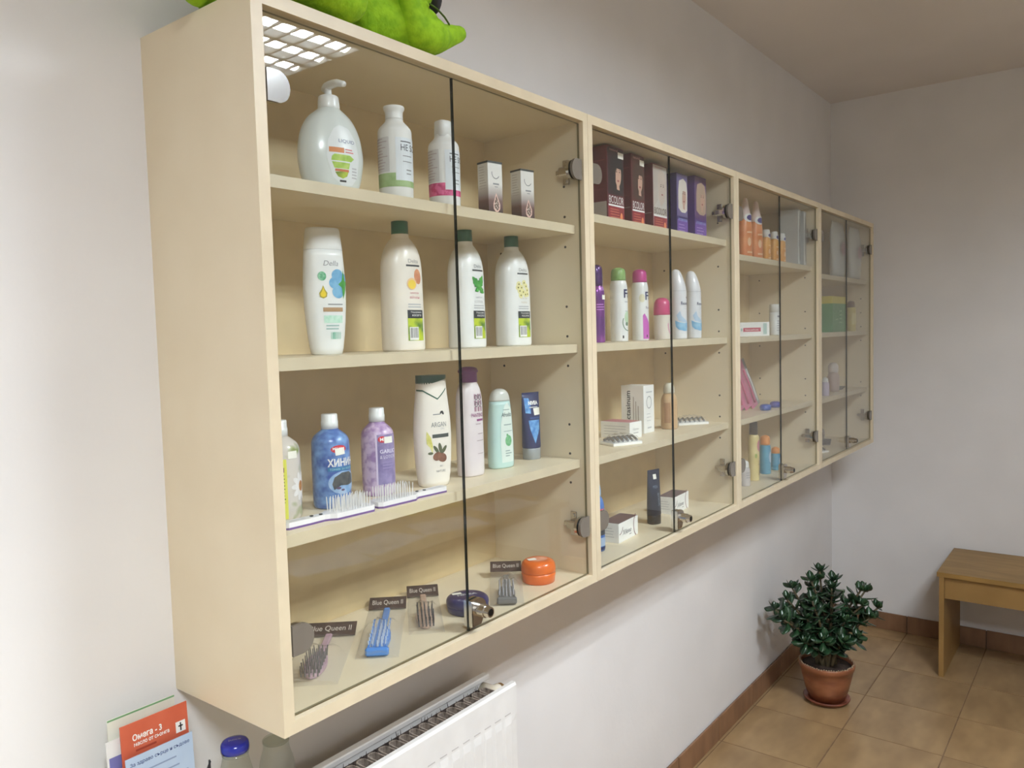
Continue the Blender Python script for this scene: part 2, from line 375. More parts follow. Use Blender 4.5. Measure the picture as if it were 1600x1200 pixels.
for i in range(4):
    r = thing('wall_cabinet', LABC[i], 'cabinet', (W * i, 0, FZ), 0, 'glass-fronted wall cabinets')
    g = 0.0004
    banded('side_panel', g, T, -D, 0, 0, H, r, 1); banded('side_panel', W - T, W - g, -D, 0, 0, H, r, 1)
    banded('top_panel', T, W - T, -D, 0, H - T, H, r, 1); banded('bottom_panel', T, W - T, -D, 0, 0, T, r, 1)
    MB().box(T, W - T, -0.010, -0.004, T, H - T).build('back_panel', BACK, r)
    for z in SHELVES[i]:
        banded('shelf', T + 0.001, W - T - 0.001, -0.247, -0.0105, z - 0.0175, z, r, 1)
    hb = MB()
    for z in [0.15 + 0.0625 * k for k in range(12)]:
        if any(z0 - 0.02 < z < z0 + 0.004 for z0 in SHELVES[i]): continue
        if not any(abs(z - z0) < 0.085 for z0 in SHELVES[i]): continue
        for y in (-0.222, -0.05):
            for x, d in ((T, 1), (W - T, -1)): hb.tube([(x - d * 0.001, y, z), (x + d * 0.0006, y, z)], 0.0028, 8)
    hb.build('peg_holes', HOLE, r)['kind'] = 'stuff'
    mid = 0.391 if i == 0 else 0.393
    for left in (True, False):
        x0, x1 = (T + 0.003, mid - 0.0008) if left else (mid + 0.0008, W - T - 0.003)
        b = MB().box(x0, x1, GY0, GY1, T + 0.003, H - T - 0.004)
        d = obj('door', b.V, b.F, None, r, False, mats=[GLASS, GEDGE, GEDGE2], fm=[2, 2, 0, 1 if left else 2, 0, 2 if left else 1])
        d['label'] = 'frameless clear glass door'
        for z in (0.865, 0.125): hinge(d, T if left else W - T, z, left)
        if not left:                                    # cylinder lock clamped on the lower corner of the right-hand pane
            zl = 0.056; rot = Matrix.Translation((mid + 0.020, 0, zl)) @ Matrix(((1, 0, 0, 0), (0, 0, 1, 0), (0, 1, 0, 0), (0, 0, 0, 1)))
            b = MB(); P = [(-0.018, -0.028), (0.004, -0.028)] + [(0.019 * math.cos(a), 0.019 * math.sin(a)) for a in [math.radians(-50 + 14 * k) for k in range(11)]] + [(-0.018, 0.018)]
            b.prism(P, GY0 - 0.007, GY0 - 0.0003, rot); b.prism(P, GY1 + 0.0003, GY1 + 0.006, rot)
            b.box(mid - 0.0006, mid + 0.0006, GY0 - 0.007, GY1 + 0.006, zl - 0.028, zl + 0.018)
            lk = b.build('lock', SATIN, d)
            b = MB(); b.tube([(mid + 0.016, GY0 - 0.007, zl), (mid + 0.016, GY0 - 0.026, zl)], 0.0115, 18); b.tube([(mid + 0.016, GY0 - 0.026, zl), (mid + 0.016, GY0 - 0.036, zl)], [0.0098, 0.0090], 18)
            b.build('lock_barrel', SATIN, d, False)
            b = MB(); b.tube([(mid + 0.016, GY0 - 0.036, zl), (mid + 0.016, GY0 - 0.0365, zl)], 0.0062, 14); b.build('keyhole', M('key_slot', (28, 26, 22), 0.4, metal=0.6), d)
# ================================================================== goods on the shelves
def Z(u, s): return FZ + (SHELVES[u][s] if s < 3 else T)
WH = M('white_plastic', (232, 234, 234), 0.32, coat=0.2); WHW = M('warm_white_plastic', (236, 230, 220), 0.32, coat=0.2); WHM = M('matt_white', (228, 228, 226), 0.5)
PAPER = M('paper_white', (236, 236, 234), 0.6); BLACK = M('black_print', (30, 30, 32), 0.5); GREY = M('grey_print', (140, 142, 146), 0.5); LGREY = M('light_grey_print', (188, 190, 194), 0.5)
GREENCAP = M('green_cap', (22, 88, 58), 0.35, coat=0.3); NAVY = M('navy_print', (28, 38, 92), 0.45); PRICE = M('price_sticker_paper', (240, 238, 228), 0.6)
LEAFG = M('leaf_print', (38, 128, 52), 0.5, rgb2=(80, 168, 70), scale=60); YEL = M('yellow_print', (232, 204, 40), 0.5)

# ---- cabinet nearest the brochures, top shelf
def pump_bottle():
    r = thing('pump_bottle', 'round white liquid soap pump bottle with green sliced-fruit label', 'bottle', (0.193, -0.185, Z(0, 0)), -12)
    s = body('bottle', [(0, 0.030, 0.022), (0.001, 0.036, 0.026), (0.012, 0.046, 0.031), (0.045, 0.0525, 0.035), (0.065, 0.0525, 0.035), (0.092, 0.0475, 0.032), (0.113, 0.0355, 0.026), (0.1235, 0.0215, 0.0195), (0.128, 0.016, 0.016)], M('pearl_plastic', (214, 220, 218), 0.28, coat=0.3), r, 36)
    body('collar', [(0.126, 0.0155), (0.126, 0.0168), (0.145, 0.0158), (0.1475, 0.013), (0.1478, 0.005)], WH, r, 24, 1)
    body('stem', [(0.1475, 0.0058), (0.158, 0.0052)], WH, r, 14, 0)
    b = MB(); b.tube([(0, 0.013, 0.160), (0, 0.004, 0.1625), (0, -0.010, 0.1625), (0, -0.028, 0.1605), (0, -0.049, 0.1535)], [0.005, 0.0066, 0.0064, 0.0055, 0.0042], 12)
    b.build('nozzle', WH, r, True)
    P = [(-0.024, 0.050), (-0.020, 0.074), (-0.010, 0.092), (0.0, 0.098), (0.016, 0.094), (0.028, 0.076), (0.034, 0.05), (0.030, 0.022), (0.020, 0.010), (0.002, 0.008), (-0.014, 0.02)]
    decal('label', s, poly(P), M('label_pale', (226, 230, 232), 0.35), r)
    decal('band', s, rect(-0.020, 0.056, 0.004, 0.0635), M('orange_print', (206, 130, 76), 0.5), r, 0.0006)
    decal('fruit_slice', s, poly([(-0.016, 0.050), (-0.017, 0.044), (0.016, 0.044), (0.022, 0.049), (0.014, 0.0535), (-0.012, 0.0535)]), M('lime_print', (150, 190, 62), 0.5, rgb2=(190, 214, 110), scale=90), r, 0.0006)
    decal('fruit_slice', s, poly([(-0.016, 0.042), (0.014, 0.042), (0.012, 0.033), (-0.012, 0.033)]), MATS['lime_print'], r, 0.0006)
    decal('fruit_slice', s, poly([(-0.011, 0.0275), (0.012, 0.030), (0.009, 0.022), (0.002, 0.0185), (-0.006, 0.021)]), M('avocado_print', (94, 120, 30), 0.5, rgb2=(176, 196, 60), scale=70), r, 0.0006)
    decal('stripe', s, rect(-0.011, 0.0285, 0.012, 0.032), M('rust_print', (196, 110, 70), 0.5), r, 0.0007)
    decal('lettering', s, text('LIQUID', 0.010, 0.0735, 0.028, 0.006), M('blue_grey_print', (96, 112, 150), 0.5), r, 0.0007)
    decal('lettering', s, lines(0.006, 0.024, 0.0625, 2, 0.004, 0.0018, 3), M('pink_print', (214, 128, 130), 0.5), r, 0.0007)
    decal('lettering', s, lines(0.018, 0.029, 0.036, 4, 0.0045, 0.002, 5), LGREY, r, 0.0007)
    decal('lettering', s, rect(-0.003, 0.0135, 0.008, 0.0162), BLACK, r, 0.0007)
pump_bottle()
def rx_bottle(x, lab, pink):
    r = thing('lotion_bottle', lab, 'bottle', (x, -0.195, Z(0, 0)), -8, 'white lotion bottles with square labels')
    if not pink:
        s = body('bottle', [(0, 0.026, 0.026), (0.001, 0.028, 0.028), (0.112, 0.0285, 0.0285), (0.120, 0.026, 0.026), (0.130, 0.016, 0.016), (0.133, 0.0145, 0.0145), (0.142, 0.0135, 0.0135)], WHM, r, 30, 1)
        body('cap', [(0.134, 0.0142), (0.134, 0.0148), (0.146, 0.0142), (0.151, 0.0172), (0.1545, 0.0176), (0.156, 0.0165), (0.156, 0.0005)], WH, r, 26, 1)
    else:
        s = body('bottle', [(0, 0.026, 0.026), (0.001, 0.0275, 0.0275), (0.108, 0.028, 0.028), (0.116, 0.0255, 0.0255), (0.125, 0.016, 0.016), (0.131, 0.0142, 0.0142)], WHM, r, 30, 1)
        body('cap', [(0.127, 0.0138, 0.0138, 3), (0.127, 0.0142, 0.0142, 3), (0.154, 0.0128, 0.0128, 3.5), (0.1555, 0.0115, 0.0115, 3.5)], WH, r, 26, 0)
    cm = M('lot_green', (140, 168, 108), 0.5, rgb2=(168, 192, 138), scale=60) if not pink else M('lot_pink', (190, 50, 108), 0.5, rgb2=(216, 96, 146), scale=120, lo=0.45, hi=0.55)
    decal('band', s, rect(-0.062, 0.022, -0.018, 0.044), cm, r)
    decal('band', s, rect(-0.018, 0.022, 0.05, 0.032), cm, r)
    decal('label', s, rect(-0.0175, 0.032, 0.034, 0.101), M('label_cool', (220, 226, 232), 0.45), r, 0.0005)
    decal('text_panel', s, rect(-0.064, 0.046, -0.028, 0.102), M('label_grey', (206, 204, 204), 0.5), r, 0.0003)
    decal('lettering', s, lines(-0.060, -0.031, 0.100, 11, 0.0048, 0.0013, 8), M('mauve_print', (176, 160, 164), 0.5), r, 0.0006)
    decal('lettering', s, text('HE SO', 0.007, 0.085, 0.032, 0.0105, 0.004), M('charcoal_print', (74, 76, 84), 0.5), r, 0.0008)
    decal('lettering', s, rect(-0.009, 0.0935, 0.012, 0.0952), M('charcoal_print', (74, 76, 84), 0.5), r, 0.0008)
    decal('lettering', s, join(lines(-0.006, 0.016, 0.072, 2, 0.009, 0.0012, 5), lines(0.0, 0.016, 0.05, 2, 0.006, 0.0018, 4)), GREY, r, 0.0008)
rx_bottle(0.321, 'white lotion bottle with flared cap and pale green band, beside soap pump bottle', False)
rx_bottle(0.440, 'white lotion bottle with straight cap and crimson band at its foot', True)
def oil_box(x, lab):
    w, d, h = 0.036, 0.030, 0.1
    r = thing('oil_box', lab, 'box', (x, -0.195, Z(0, 0)), -10, 'small brown and white cartons')
    m = bpy.data.materials.get('carton_fade')
    if not m:
        m = M('carton_fade', (228, 226, 222), 0.45); nt = m.node_tree; N = nt.nodes; L = nt.links; tc = N.new('ShaderNodeTexCoord'); sx = N.new('ShaderNodeSeparateXYZ'); rp = N.new('ShaderNodeValToRGB')
        L.new(tc.outputs['Object'], sx.inputs[0]); mr = N.new('ShaderNodeMapRange'); mr.inputs['From Max'].default_value = 0.1; L.new(sx.outputs['Z'], mr.inputs['Value']); L.new(mr.outputs['Result'], rp.inputs['Fac'])
        e = rp.color_ramp.elements; e[0].position = 0.08; e[0].color = lin((62, 36, 34)); e[1].position = 0.62; e[1].color = lin((224, 222, 218)); k = e.new(0.30); k.color = lin((110, 76, 70))
        L.new(rp.outputs['Color'], N['Principled BSDF'].inputs['Base Color'])
    MB().box(-w / 2, w / 2, -d / 2, d / 2, 0, h, c=0.0006).build('carton', m, r)
    f = boxfaces(w, d, h); f['topo'] = Flat((0, 0, h), (1, 0, 0), (0, 1, 0))
    MB().box(-w / 2 - 0.0003, w / 2 + 0.0003, -d / 2 - 0.0003, d / 2 + 0.0003, h, h + 0.0035).build('lid', M('carton_lid', (44, 48, 46), 0.5), r)
    decal('emblem', f['front'], ring(0.001, 0.082, 0.010, 0.011, 0.0012, 170, 330), M('slate_print', (70, 78, 92), 0.5), r)
    decal('lettering', f['front'], join(rect(-0.006, 0.060, 0.009, 0.063), rect(-0.002, 0.0555, 0.006, 0.057)), GREY, r)
    drop = [(0, 0.045), (0.005, 0.034), (0.0095, 0.024), (0.009, 0.015), (0.004, 0.0095), (-0.002, 0.0095), (-0.007, 0.015), (-0.0075, 0.024), (-0.004, 0.034)]
    decal('drop_emblem', f['front'], poly([(x_ + 0.001, y_) for x_, y_ in drop]), M('blush_print', (226, 190, 176), 0.5), r)
    decal('drop_emblem', f['front'], poly([(x_ * 0.72 + 0.001, 0.022 + (y_ - 0.022) * 0.78) for x_, y_ in drop]), M('nut_print', (98, 70, 58), 0.5, rgb2=(214, 196, 184), scale=260, lo=0.5, hi=0.6), r, 0.0006)
    decal('lettering', f['left'], lines(-0.010, 0.011, 0.094, 9, 0.005, 0.001, 4), M('taupe_print', (176, 168, 162), 0.5), r)
oil_box(0.569, 'small white carton fading to brown, standing next to the lotion bottles')
oil_box(0.672, 'small white carton fading to brown, nearest the upper hinge')

# ---- second shelf
def flat_shampoo():
    r = thing('shampoo_bottle', 'white shampoo bottle with wide flat cap, blue flower and pear print', 'bottle', (0.207, -0.14, Z(0, 1)), -14)
    s = body('bottle', [(0, 0.022, 0.016, 2.2), (0.001, 0.026, 0.0175, 2.3), (0.04, 0.0315, 0.02, 2.3), (0.09, 0.035, 0.0215, 2.3), (0.125, 0.0342, 0.0212, 2.3), (0.166, 0.0312, 0.0195, 2.4)], WH, r, 36, 1)
    body('cap', [(0.1662, 0.0312, 0.0195, 2.4), (0.1665, 0.0314, 0.0196, 2.4), (0.197, 0.0275, 0.017, 2.6), (0.2005, 0.0260, 0.0155, 2.6), (0.2005, 0.002, 0.002, 2.6)], WH, r, 36, 0)
    decal('lettering', s, text('Della', 0.003, 0.144, 0.026, 0.008, 0, 0, 0.25), GREY, r)
    decal('flower', s, join(ell(0.014, 0.125, 0.011, 0.010), ell(0.010, 0.113, 0.012, 0.010), ell(0.014, 0.099, 0.011, 0.010), ell(0.026, 0.117, 0.010, 0.012)), M('blue_flower', (88, 156, 206), 0.5, rgb2=(128, 186, 222), scale=70), r, 0.0005)
    decal('leaf', s, join(poly([(0.014, 0.111), (0.024, 0.119), (0.038, 0.1135), (0.024, 0.104)]), poly([(0.024, 0.088), (0.031, 0.104), (0.026, 0.134), (0.020, 0.112)])), LEAFG, r, 0.0007)
    decal('emblem', s, ell(-0.013, 0.1235, 0.0068, 0.0072), M('teal_seal', (60, 160, 112), 0.5, rgb2=(150, 206, 172), scale=200), r, 0.0006)
    decal('pear', s, poly([(-0.012, 0.1095), (-0.0095, 0.103), (-0.0055, 0.097), (-0.0065, 0.091), (-0.012, 0.0885), (-0.0175, 0.091), (-0.0185, 0.097), (-0.0145, 0.103)]), M('olive_print', (172, 158, 50), 0.5), r, 0.0006)
    decal('pear', s, poly([(-0.012, 0.1065), (-0.0105, 0.101), (-0.0075, 0.096), (-0.0085, 0.092), (-0.012, 0.0905), (-0.0155, 0.092), (-0.0165, 0.096), (-0.0135, 0.101)]), YEL, r, 0.0008)
    decal('stripe', s, rect(-0.013, 0.068, 0.022, 0.0745), M('tan_print', (176, 142, 104), 0.5), r, 0.0005)
    decal('lettering', s, join(rect(-0.005, 0.0785, 0.022, 0.0803)), GREY, r, 0.0005)
    decal('label', s, rect(-0.012, 0.050, 0.021, 0.062), M('mint_print', (176, 222, 200), 0.5, rgb2=(206, 234, 220), scale=160), r, 0.0005)
    decal('lettering', s, lines(-0.009, 0.020, 0.047, 2, 0.005, 0.0022, 9), M('mint_grey', (160, 190, 186), 0.5), r, 0.0005)
    decal('barcode', s, bars(-0.001, 0.0245, 0.018, 0.0355, 8), M('teal_print', (86, 178, 146), 0.5), r, 0.0005)
flat_shampoo()
def herb_bottle(x, y, rz, lab, kind):
    r = thing('shampoo_bottle', lab, 'bottle', (x, y, Z(0, 1)), rz, 'tall white shampoo bottles with green caps')
    s = body('bottle', [(0, 0.036, 0.026, 2.6), (0.001, 0.039, 0.029, 2.6), (0.006, 0.0405, 0.0302, 2.6), (0.09, 0.0395, 0.0295, 2.5), (0.140, 0.0395, 0.0295, 2.4), (0.165, 0.0375, 0.0285, 2.3), (0.185, 0.030, 0.025, 2.1), (0.197, 0.0195, 0.0185), (0.200, 0.0158, 0.0158), (0.207, 0.0152, 0.0152)], WHW if kind == 'egg' else WH, r, 36, 1)
    body('cap', [(0.2055, 0.0135), (0.2055, 0.0152), (0.2325, 0.0148), (0.2345, 0.0135), (0.2345, 0.0005)], GREENCAP, r, 24, 0)
    decal('lettering', s, text('Delta', 0.003, 0.158, 0.024, 0.0065), M('soft_grey_print', (150, 152, 156), 0.5), r)
    decal('stripe', s, rect(-0.014, 0.1485, 0.019, 0.1515), M('ink_print', (48, 54, 58), 0.5), r)
    if kind == 'egg':
        decal('egg', s, ell(0.012, 0.131, 0.0088, 0.0135, 20, 0.15), M('brown_egg', (196, 122, 88), 0.5, rgb2=(216, 152, 112), scale=80), r, 0.0005)
        decal('yolk', s, ell(-0.003, 0.118, 0.011, 0.0105), M('egg_shell', (234, 196, 150), 0.5), r, 0.0007)
        decal('yolk', s, ell(-0.003, 0.117, 0.0088, 0.008), M('yolk', (236, 204, 70), 0.5), r, 0.0009)
        decal('lettering', s, join(text('шампоан', 0.003, 0.102, 0.02, 0.0032), text('яйчен', 0.003, 0.0945, 0.024, 0.0055)), M('rose_print', (206, 140, 150), 0.5), r)
    elif kind == 'nettle':
        def lf(a, L, wd):
            P = []
            for k in range(9): t = k / 8; P.append((L * t, wd * math.sin(PI * t ** 0.8) * (1.15 if k % 2 else 0.85)))
            for k in range(7, 0, -1): t = k / 8; P.append((L * t, -wd * math.sin(PI * t ** 0.8) * (1.15 if k % 2 else 0.85)))
            c, q = math.cos(a), math.sin(a); return poly([(0.004 + u * c - v * q, 0.116 + u * q + v * c) for u, v in P])
        decal('leaf', s, join(lf(2.3, 0.029, 0.008), lf(1.1, 0.028, 0.008), lf(-0.5, 0.02, 0.006), lf(3.6, 0.015, 0.005)), LEAFG, r, 0.0006)
        decal('lettering', s, join(text('шампоан', 0.003, 0.098, 0.02, 0.003), text('КОПРИВА', 0.003, 0.0895, 0.028, 0.005)), LGREY, r)
    else:
        pts = [(-0.011, 0.128), (-0.004, 0.121), (0.004, 0.131), (0.010, 0.124), (0.014, 0.116), (-0.009, 0.114), (0.001, 0.112), (0.008, 0.107), (-0.006, 0.105), (0.015, 0.108), (-0.013, 0.121)]
        decal('blossoms', s, join(*[ell(u, t, 0.0062, 0.0062, 10) for u, t in pts[::2]]), M('cream_petal', (232, 226, 166), 0.5), r, 0.0005)
        decal('blossoms', s, join(*[ell(u, t, 0.006, 0.006, 10) for u, t in pts[1::2]]), MATS['cream_petal'], r, 0.0006)
        decal('blossom_hearts', s, join(*[ell(u, t, 0.0019, 0.0019, 8) for u, t in pts]), M('blossom_heart', (122, 120, 52), 0.5), r, 0.0008)
        decal('lettering', s, join(text('шампоан', 0.003, 0.099, 0.02, 0.003), text('ЛАЙКА', 0.003, 0.091, 0.02, 0.005)), M('beige_print', (206, 196, 176), 0.5), r)
    decal('lettering', s, lines(-0.013, 0.020, 0.083, 2, 0.0045, 0.0022, 6, 0.8), LGREY, r)
    decal('label', s, rect(-0.015, 0.018, 0.023, 0.072), M('herb_label', (60, 112, 42), 0.5, rgb2=(186, 204, 40), scale=38, lo=0.38, hi=0.62), r, 0.0005)
    decal('label', s, rect(-0.015, 0.0575, 0.023, 0.072), M('label_black', (40, 46, 54), 0.45), r, 0.0007)
    decal('lettering', s, join(text('Подхранва', 0.005, 0.068, 0.026, 0.004), text('косата', 0.006, 0.0625, 0.022, 0.0034)), PAPER, r, 0.0009)
    decal('barcode_panel', s, rect(-0.012, 0.019, 0.009, 0.042), PAPER, r, 0.0008)
    decal('barcode', s, bars(-0.010, 0.023, 0.008, 0.0405, 10), M('barcode_grey', (96, 98, 104), 0.5), r, 0.001)
herb_bottle(0.389, -0.130, -2, 'tall white shampoo bottle with green cap and egg print', 'egg')
herb_bottle(0.565, -0.130, 2, 'tall white shampoo bottle with green cap and nettle leaf print', 'nettle')
herb_bottle(0.715, -0.130, -6, 'tall white shampoo bottle with green cap and pale yellow blossom print', 'chamomile')

# ---- third shelf
def tonic(name, lab, x, y, rz, mat, kind):
    r = thing(name, lab, 'bottle', (x, y, Z(0, 2)), rz, 'round hair tonic bottles with white screw caps')
    s = body('bottle', [(0, 0.026, 0.026), (0.001, 0.0285, 0.0285), (0.006, 0.0305, 0.0305), (0.102, 0.0305, 0.0305), (0.113, 0.0275, 0.0275), (0.121, 0.018, 0.018), (0.125, 0.0125, 0.0125), (0.132, 0.012, 0.012)] if kind != 'garlic' else
             [(0, 0.025, 0.025), (0.001, 0.027, 0.027), (0.006, 0.0285, 0.0285), (0.100, 0.0285, 0.0285), (0.111, 0.026, 0.026), (0.12, 0.017, 0.017), (0.124, 0.0125, 0.0125), (0.13, 0.012, 0.012)], mat, r, 32, 1)
    body('cap', [(0.1255, 0.0125), (0.1255, 0.0136), (0.137, 0.0136), (0.1375, 0.0130), (0.1475, 0.0128), (0.149, 0.0118), (0.149, 0.0005)], WH, r, 24, 0)
    red = M('red_logo', (206, 36, 54), 0.45)
    if kind == 'chamomile':
        decal('label', s, rect(-0.052, 0.004, -0.006, 0.093), M('acid_yellow', (222, 222, 84), 0.5), r, 0.0005)
        decal('logo', s, rect(-0.021, 0.074, -0.010, 0.081), M('maroon_logo', (96, 24, 34), 0.5), r, 0.0008)
        decal('lettering', s, text('Лайка', -0.019, 0.033, 0.034, 0.010, 0.02, 90), M('olive_ink', (58, 62, 24), 0.5), r, 0.0008)
        decal('lettering', s, lines(-0.014, -0.009, 0.070, 9, 0.005, 0.0015, 3, 0.7), M('olive_ink', (58, 62, 24), 0.5), r, 0.0008)
        petals = [ell(0.020 + 0.011 * math.cos(a), 0.050 + 0.013 * math.sin(a), 0.009, 0.0042, 12, a) for a in [k * PI / 5 for k in range(10)]]
        decal('petals', s, join(*petals[::2]), M('petal_white', (232, 228, 226), 0.5), r, 0.0005); decal('petals', s, join(*petals[1::2]), MATS['petal_white'], r, 0.0006)
        decal('flower_heart', s, ell(0.020, 0.050, 0.0055, 0.008), M('flower_heart', (160, 100, 42), 0.5, rgb2=(190, 128, 60), scale=200), r, 0.0009)
        decal('price_sticker', s, rect(-0.003, 0.093, 0.013, 0.104), PRICE, r, 0.0007)
    elif kind == 'quinine':
        decal('logo', s, ell(0.0, 0.095, 0.013, 0.0062), red, r, 0.0006)
        decal('lettering', s, text('MILV', -0.003, 0.096, 0.014, 0.0045, 0.01), PAPER, r, 0.0009)
        decal('price_sticker', s, poly([(-0.006, 0.085), (0.010, 0.0865), (0.009, 0.0975), (-0.007, 0.096)]), PRICE, r, 0.0011)
        decal('lettering', s, text('ХИНИН', 0.005, 0.074, 0.048, 0.0125, 0.03), PAPER, r, 0.0007)
        decal('ribbon', s, rect(-0.019, 0.0605, 0.028, 0.0665), M('ribbon_blue', (38, 120, 168), 0.45), r, 0.0006)
        decal('lettering', s, text('ТОНИК ЗА КОСА', 0.004, 0.0635, 0.040, 0.0034), M('ice_print', (176, 214, 226), 0.5), r, 0.0009)
        decal('picture', s, ell(0.008, 0.0415, 0.027, 0.0185, 28), M('picture_pale', (128, 168, 212), 0.5, rgb2=(176, 198, 226), scale=60), r, 0.0006)
        decal('picture', s, poly([(-0.013, 0.040), (-0.009, 0.051), (0.003, 0.0575), (0.018, 0.0575), (0.027, 0.052), (0.028, 0.038), (0.014, 0.036), (0.001, 0.0375), (-0.005, 0.034), (-0.010, 0.031)]), M('bark_print', (56, 62, 68), 0.55, rgb2=(88, 88, 86), scale=120), r, 0.0008)
        decal('picture', s, join(ell(-0.003, 0.0335, 0.004, 0.002), ell(0.004, 0.030, 0.003, 0.0016)), M('berry_print', (92, 70, 100), 0.5), r, 0.001)
    else:
        decal('label', s, rect(-0.016, 0.020, 0.020, 0.105), M('garlic_panel', (122, 108, 158), 0.5, rgb2=(160, 146, 190), scale=55), r, 0.0005)
        decal('label_edge', s, rect(-0.019, 0.020, -0.016, 0.105), M('label_edge_lilac', (222, 206, 230), 0.5), r, 0.0005)
        decal('logo', s, ell(-0.007, 0.097, 0.0075, 0.0055), red, r, 0.0007)
        decal('lettering', s, text('M', -0.008, 0.097, 0.006, 0.006, 0.01), PAPER, r, 0.001)
        decal('price_sticker', s, rect(-0.004, 0.090, 0.013, 0.101), PRICE, r, 0.0011)
        decal('lettering', s, join(text('GARLIC', 0.003, 0.0765, 0.030, 0.0065, 0.02), text('& LOTION', 0.003, 0.067, 0.030, 0.0055)), M('lilac_white', (226, 220, 236), 0.5), r, 0.0008)
        decal('lettering', s, lines(-0.008, 0.016, 0.059, 3, 0.005, 0.002, 6), M('lilac_mid', (150, 136, 184), 0.5), r, 0.0008)
tonic('tonic_bottle', 'hair tonic bottle with daisy print and yellow label, half behind the cabinet edge', 0.100, -0.150, -6, M('daisy_film', (214, 206, 198), 0.3, rgb2=(132, 148, 62), scale=32, lo=0.55, hi=0.68, coat=0.4), 'chamomile')
tonic('tonic_bottle', 'blue speckled hair tonic bottle with white lettering', 0.199, -0.148, -14, M('blue_speckle', (50, 84, 164), 0.3, rgb2=(126, 168, 222), scale=62, lo=0.35, hi=0.72, coat=0.4), 'quinine')
tonic('tonic_bottle', 'lilac patterned hair tonic bottle with purple label', 0.307, -0.141, -12, M('lilac_pattern', (168, 134, 186), 0.3, rgb2=(220, 196, 224), scale=70, lo=0.4, hi=0.6, coat=0.4), 'garlic')
def argan():
    r = thing('shampoo_bottle', 'curved white argan shampoo bottle with slanted dark green cap', 'bottle', (0.413, -0.17, Z(0, 2)), -16)
    s = body('bottle', [(0, 0.026, 0.017, 2.4), (0.001, 0.029, 0.019, 2.4), (0.03, 0.033, 0.0215, 2.4), (0.08, 0.0362, 0.023, 2.3), (0.12, 0.0352, 0.0225, 2.3), (0.15, 0.0318, 0.0205, 2.3), (0.172, 0.0295, 0.0192, 2.3), (0.190, 0.0285, 0.0185, 2.3)], WHW, r, 36, 1)
    V = []; n = 32
    for top in (0, 1):
        for k in range(n):
            f = 2 * PI * k / n; x = 0.0288 * sp(math.sin(f), 2 / 2.3); y = -0.0187 * sp(math.cos(f), 2 / 2.3)
            V.append((x, y, 0.199 - 0.0005 * (x / 0.03) if top else 0.187 + 0.0065 * (x / 0.03)))
    F = [(k, (k + 1) % n, n + (k + 1) % n, n + k) for k in range(n)] + [tuple(range(n, 2 * n)), tuple(range(n))[::-1]]
    obj('cap', V, F, M('bottle_green_cap', (16, 70, 54), 0.35, coat=0.3), r)
    gr = M('dark_green_line', (20, 84, 62), 0.5)
    top = [(-0.040, 0.172), (-0.026, 0.1715), (-0.012, 0.163), (0.001, 0.1555), (0.010, 0.163), (0.022, 0.1735)]
    decal('neck_line', s, join(*[([(a[0], a[1]), (b[0], b[1]), (b[0], b[1] + 0.0026), (a[0], a[1] + 0.0026)], [(0, 1, 2, 3)]) for a, b in zip(top, top[1:])]), gr, r)
    decal('emblem', s, join(ell(0.010, 0.132, 0.0022, 0.004, 12, 0.5), ell(0.006, 0.1325, 0.0015, 0.003, 12, -0.5)), BLACK, r)
    decal('lettering', s, rect(-0.010, 0.129, 0.005, 0.1305), GREY, r)
    decal('lettering', s, text('ARGAN', 0.001, 0.1115, 0.031, 0.0085), M('argan_grey', (134, 138, 140), 0.5), r)
    decal('lettering', s, text('OIL', 0.008, 0.104, 0.008, 0.003), LGREY, r)
    decal('ribbon', s, rect(-0.013, 0.088, 0.022, 0.0945), M('ribbon_slate', (66, 74, 72), 0.5), r)
    decal('oil_drop', s, poly([(-0.023, 0.101), (-0.0155, 0.089), (-0.0125, 0.074), (-0.0132, 0.06), (-0.0175, 0.071), (-0.0235, 0.078), (-0.0245, 0.090)]), M('oil_print', (206, 200, 96), 0.5, rgb2=(230, 226, 150), scale=160), r)
    decal('nuts', s, join(ell(-0.004, 0.055, 0.009, 0.0075, 16, 0.4), ell(0.006, 0.052, 0.010, 0.008, 16, -0.4)), M('argan_nut', (112, 72, 56), 0.5, rgb2=(146, 98, 74), scale=150), r, 0.0006)
    decal('leaves', s, join(ell(0.002, 0.069, 0.0035, 0.010, 14, 0.2), ell(0.010, 0.066, 0.0035, 0.009, 14, -0.7), ell(-0.006, 0.067, 0.003, 0.009, 14, 0.6), ell(-0.017, 0.061, 0.005, 0.0025, 12)), M('argan_leaf', (84, 92, 62), 0.5), r, 0.0005)
    decal('lettering', s, join(text('BIO', 0.004, 0.037, 0.006, 0.003), text('NATURE', 0.003, 0.028, 0.019, 0.0042)), GREY, r)
argan()
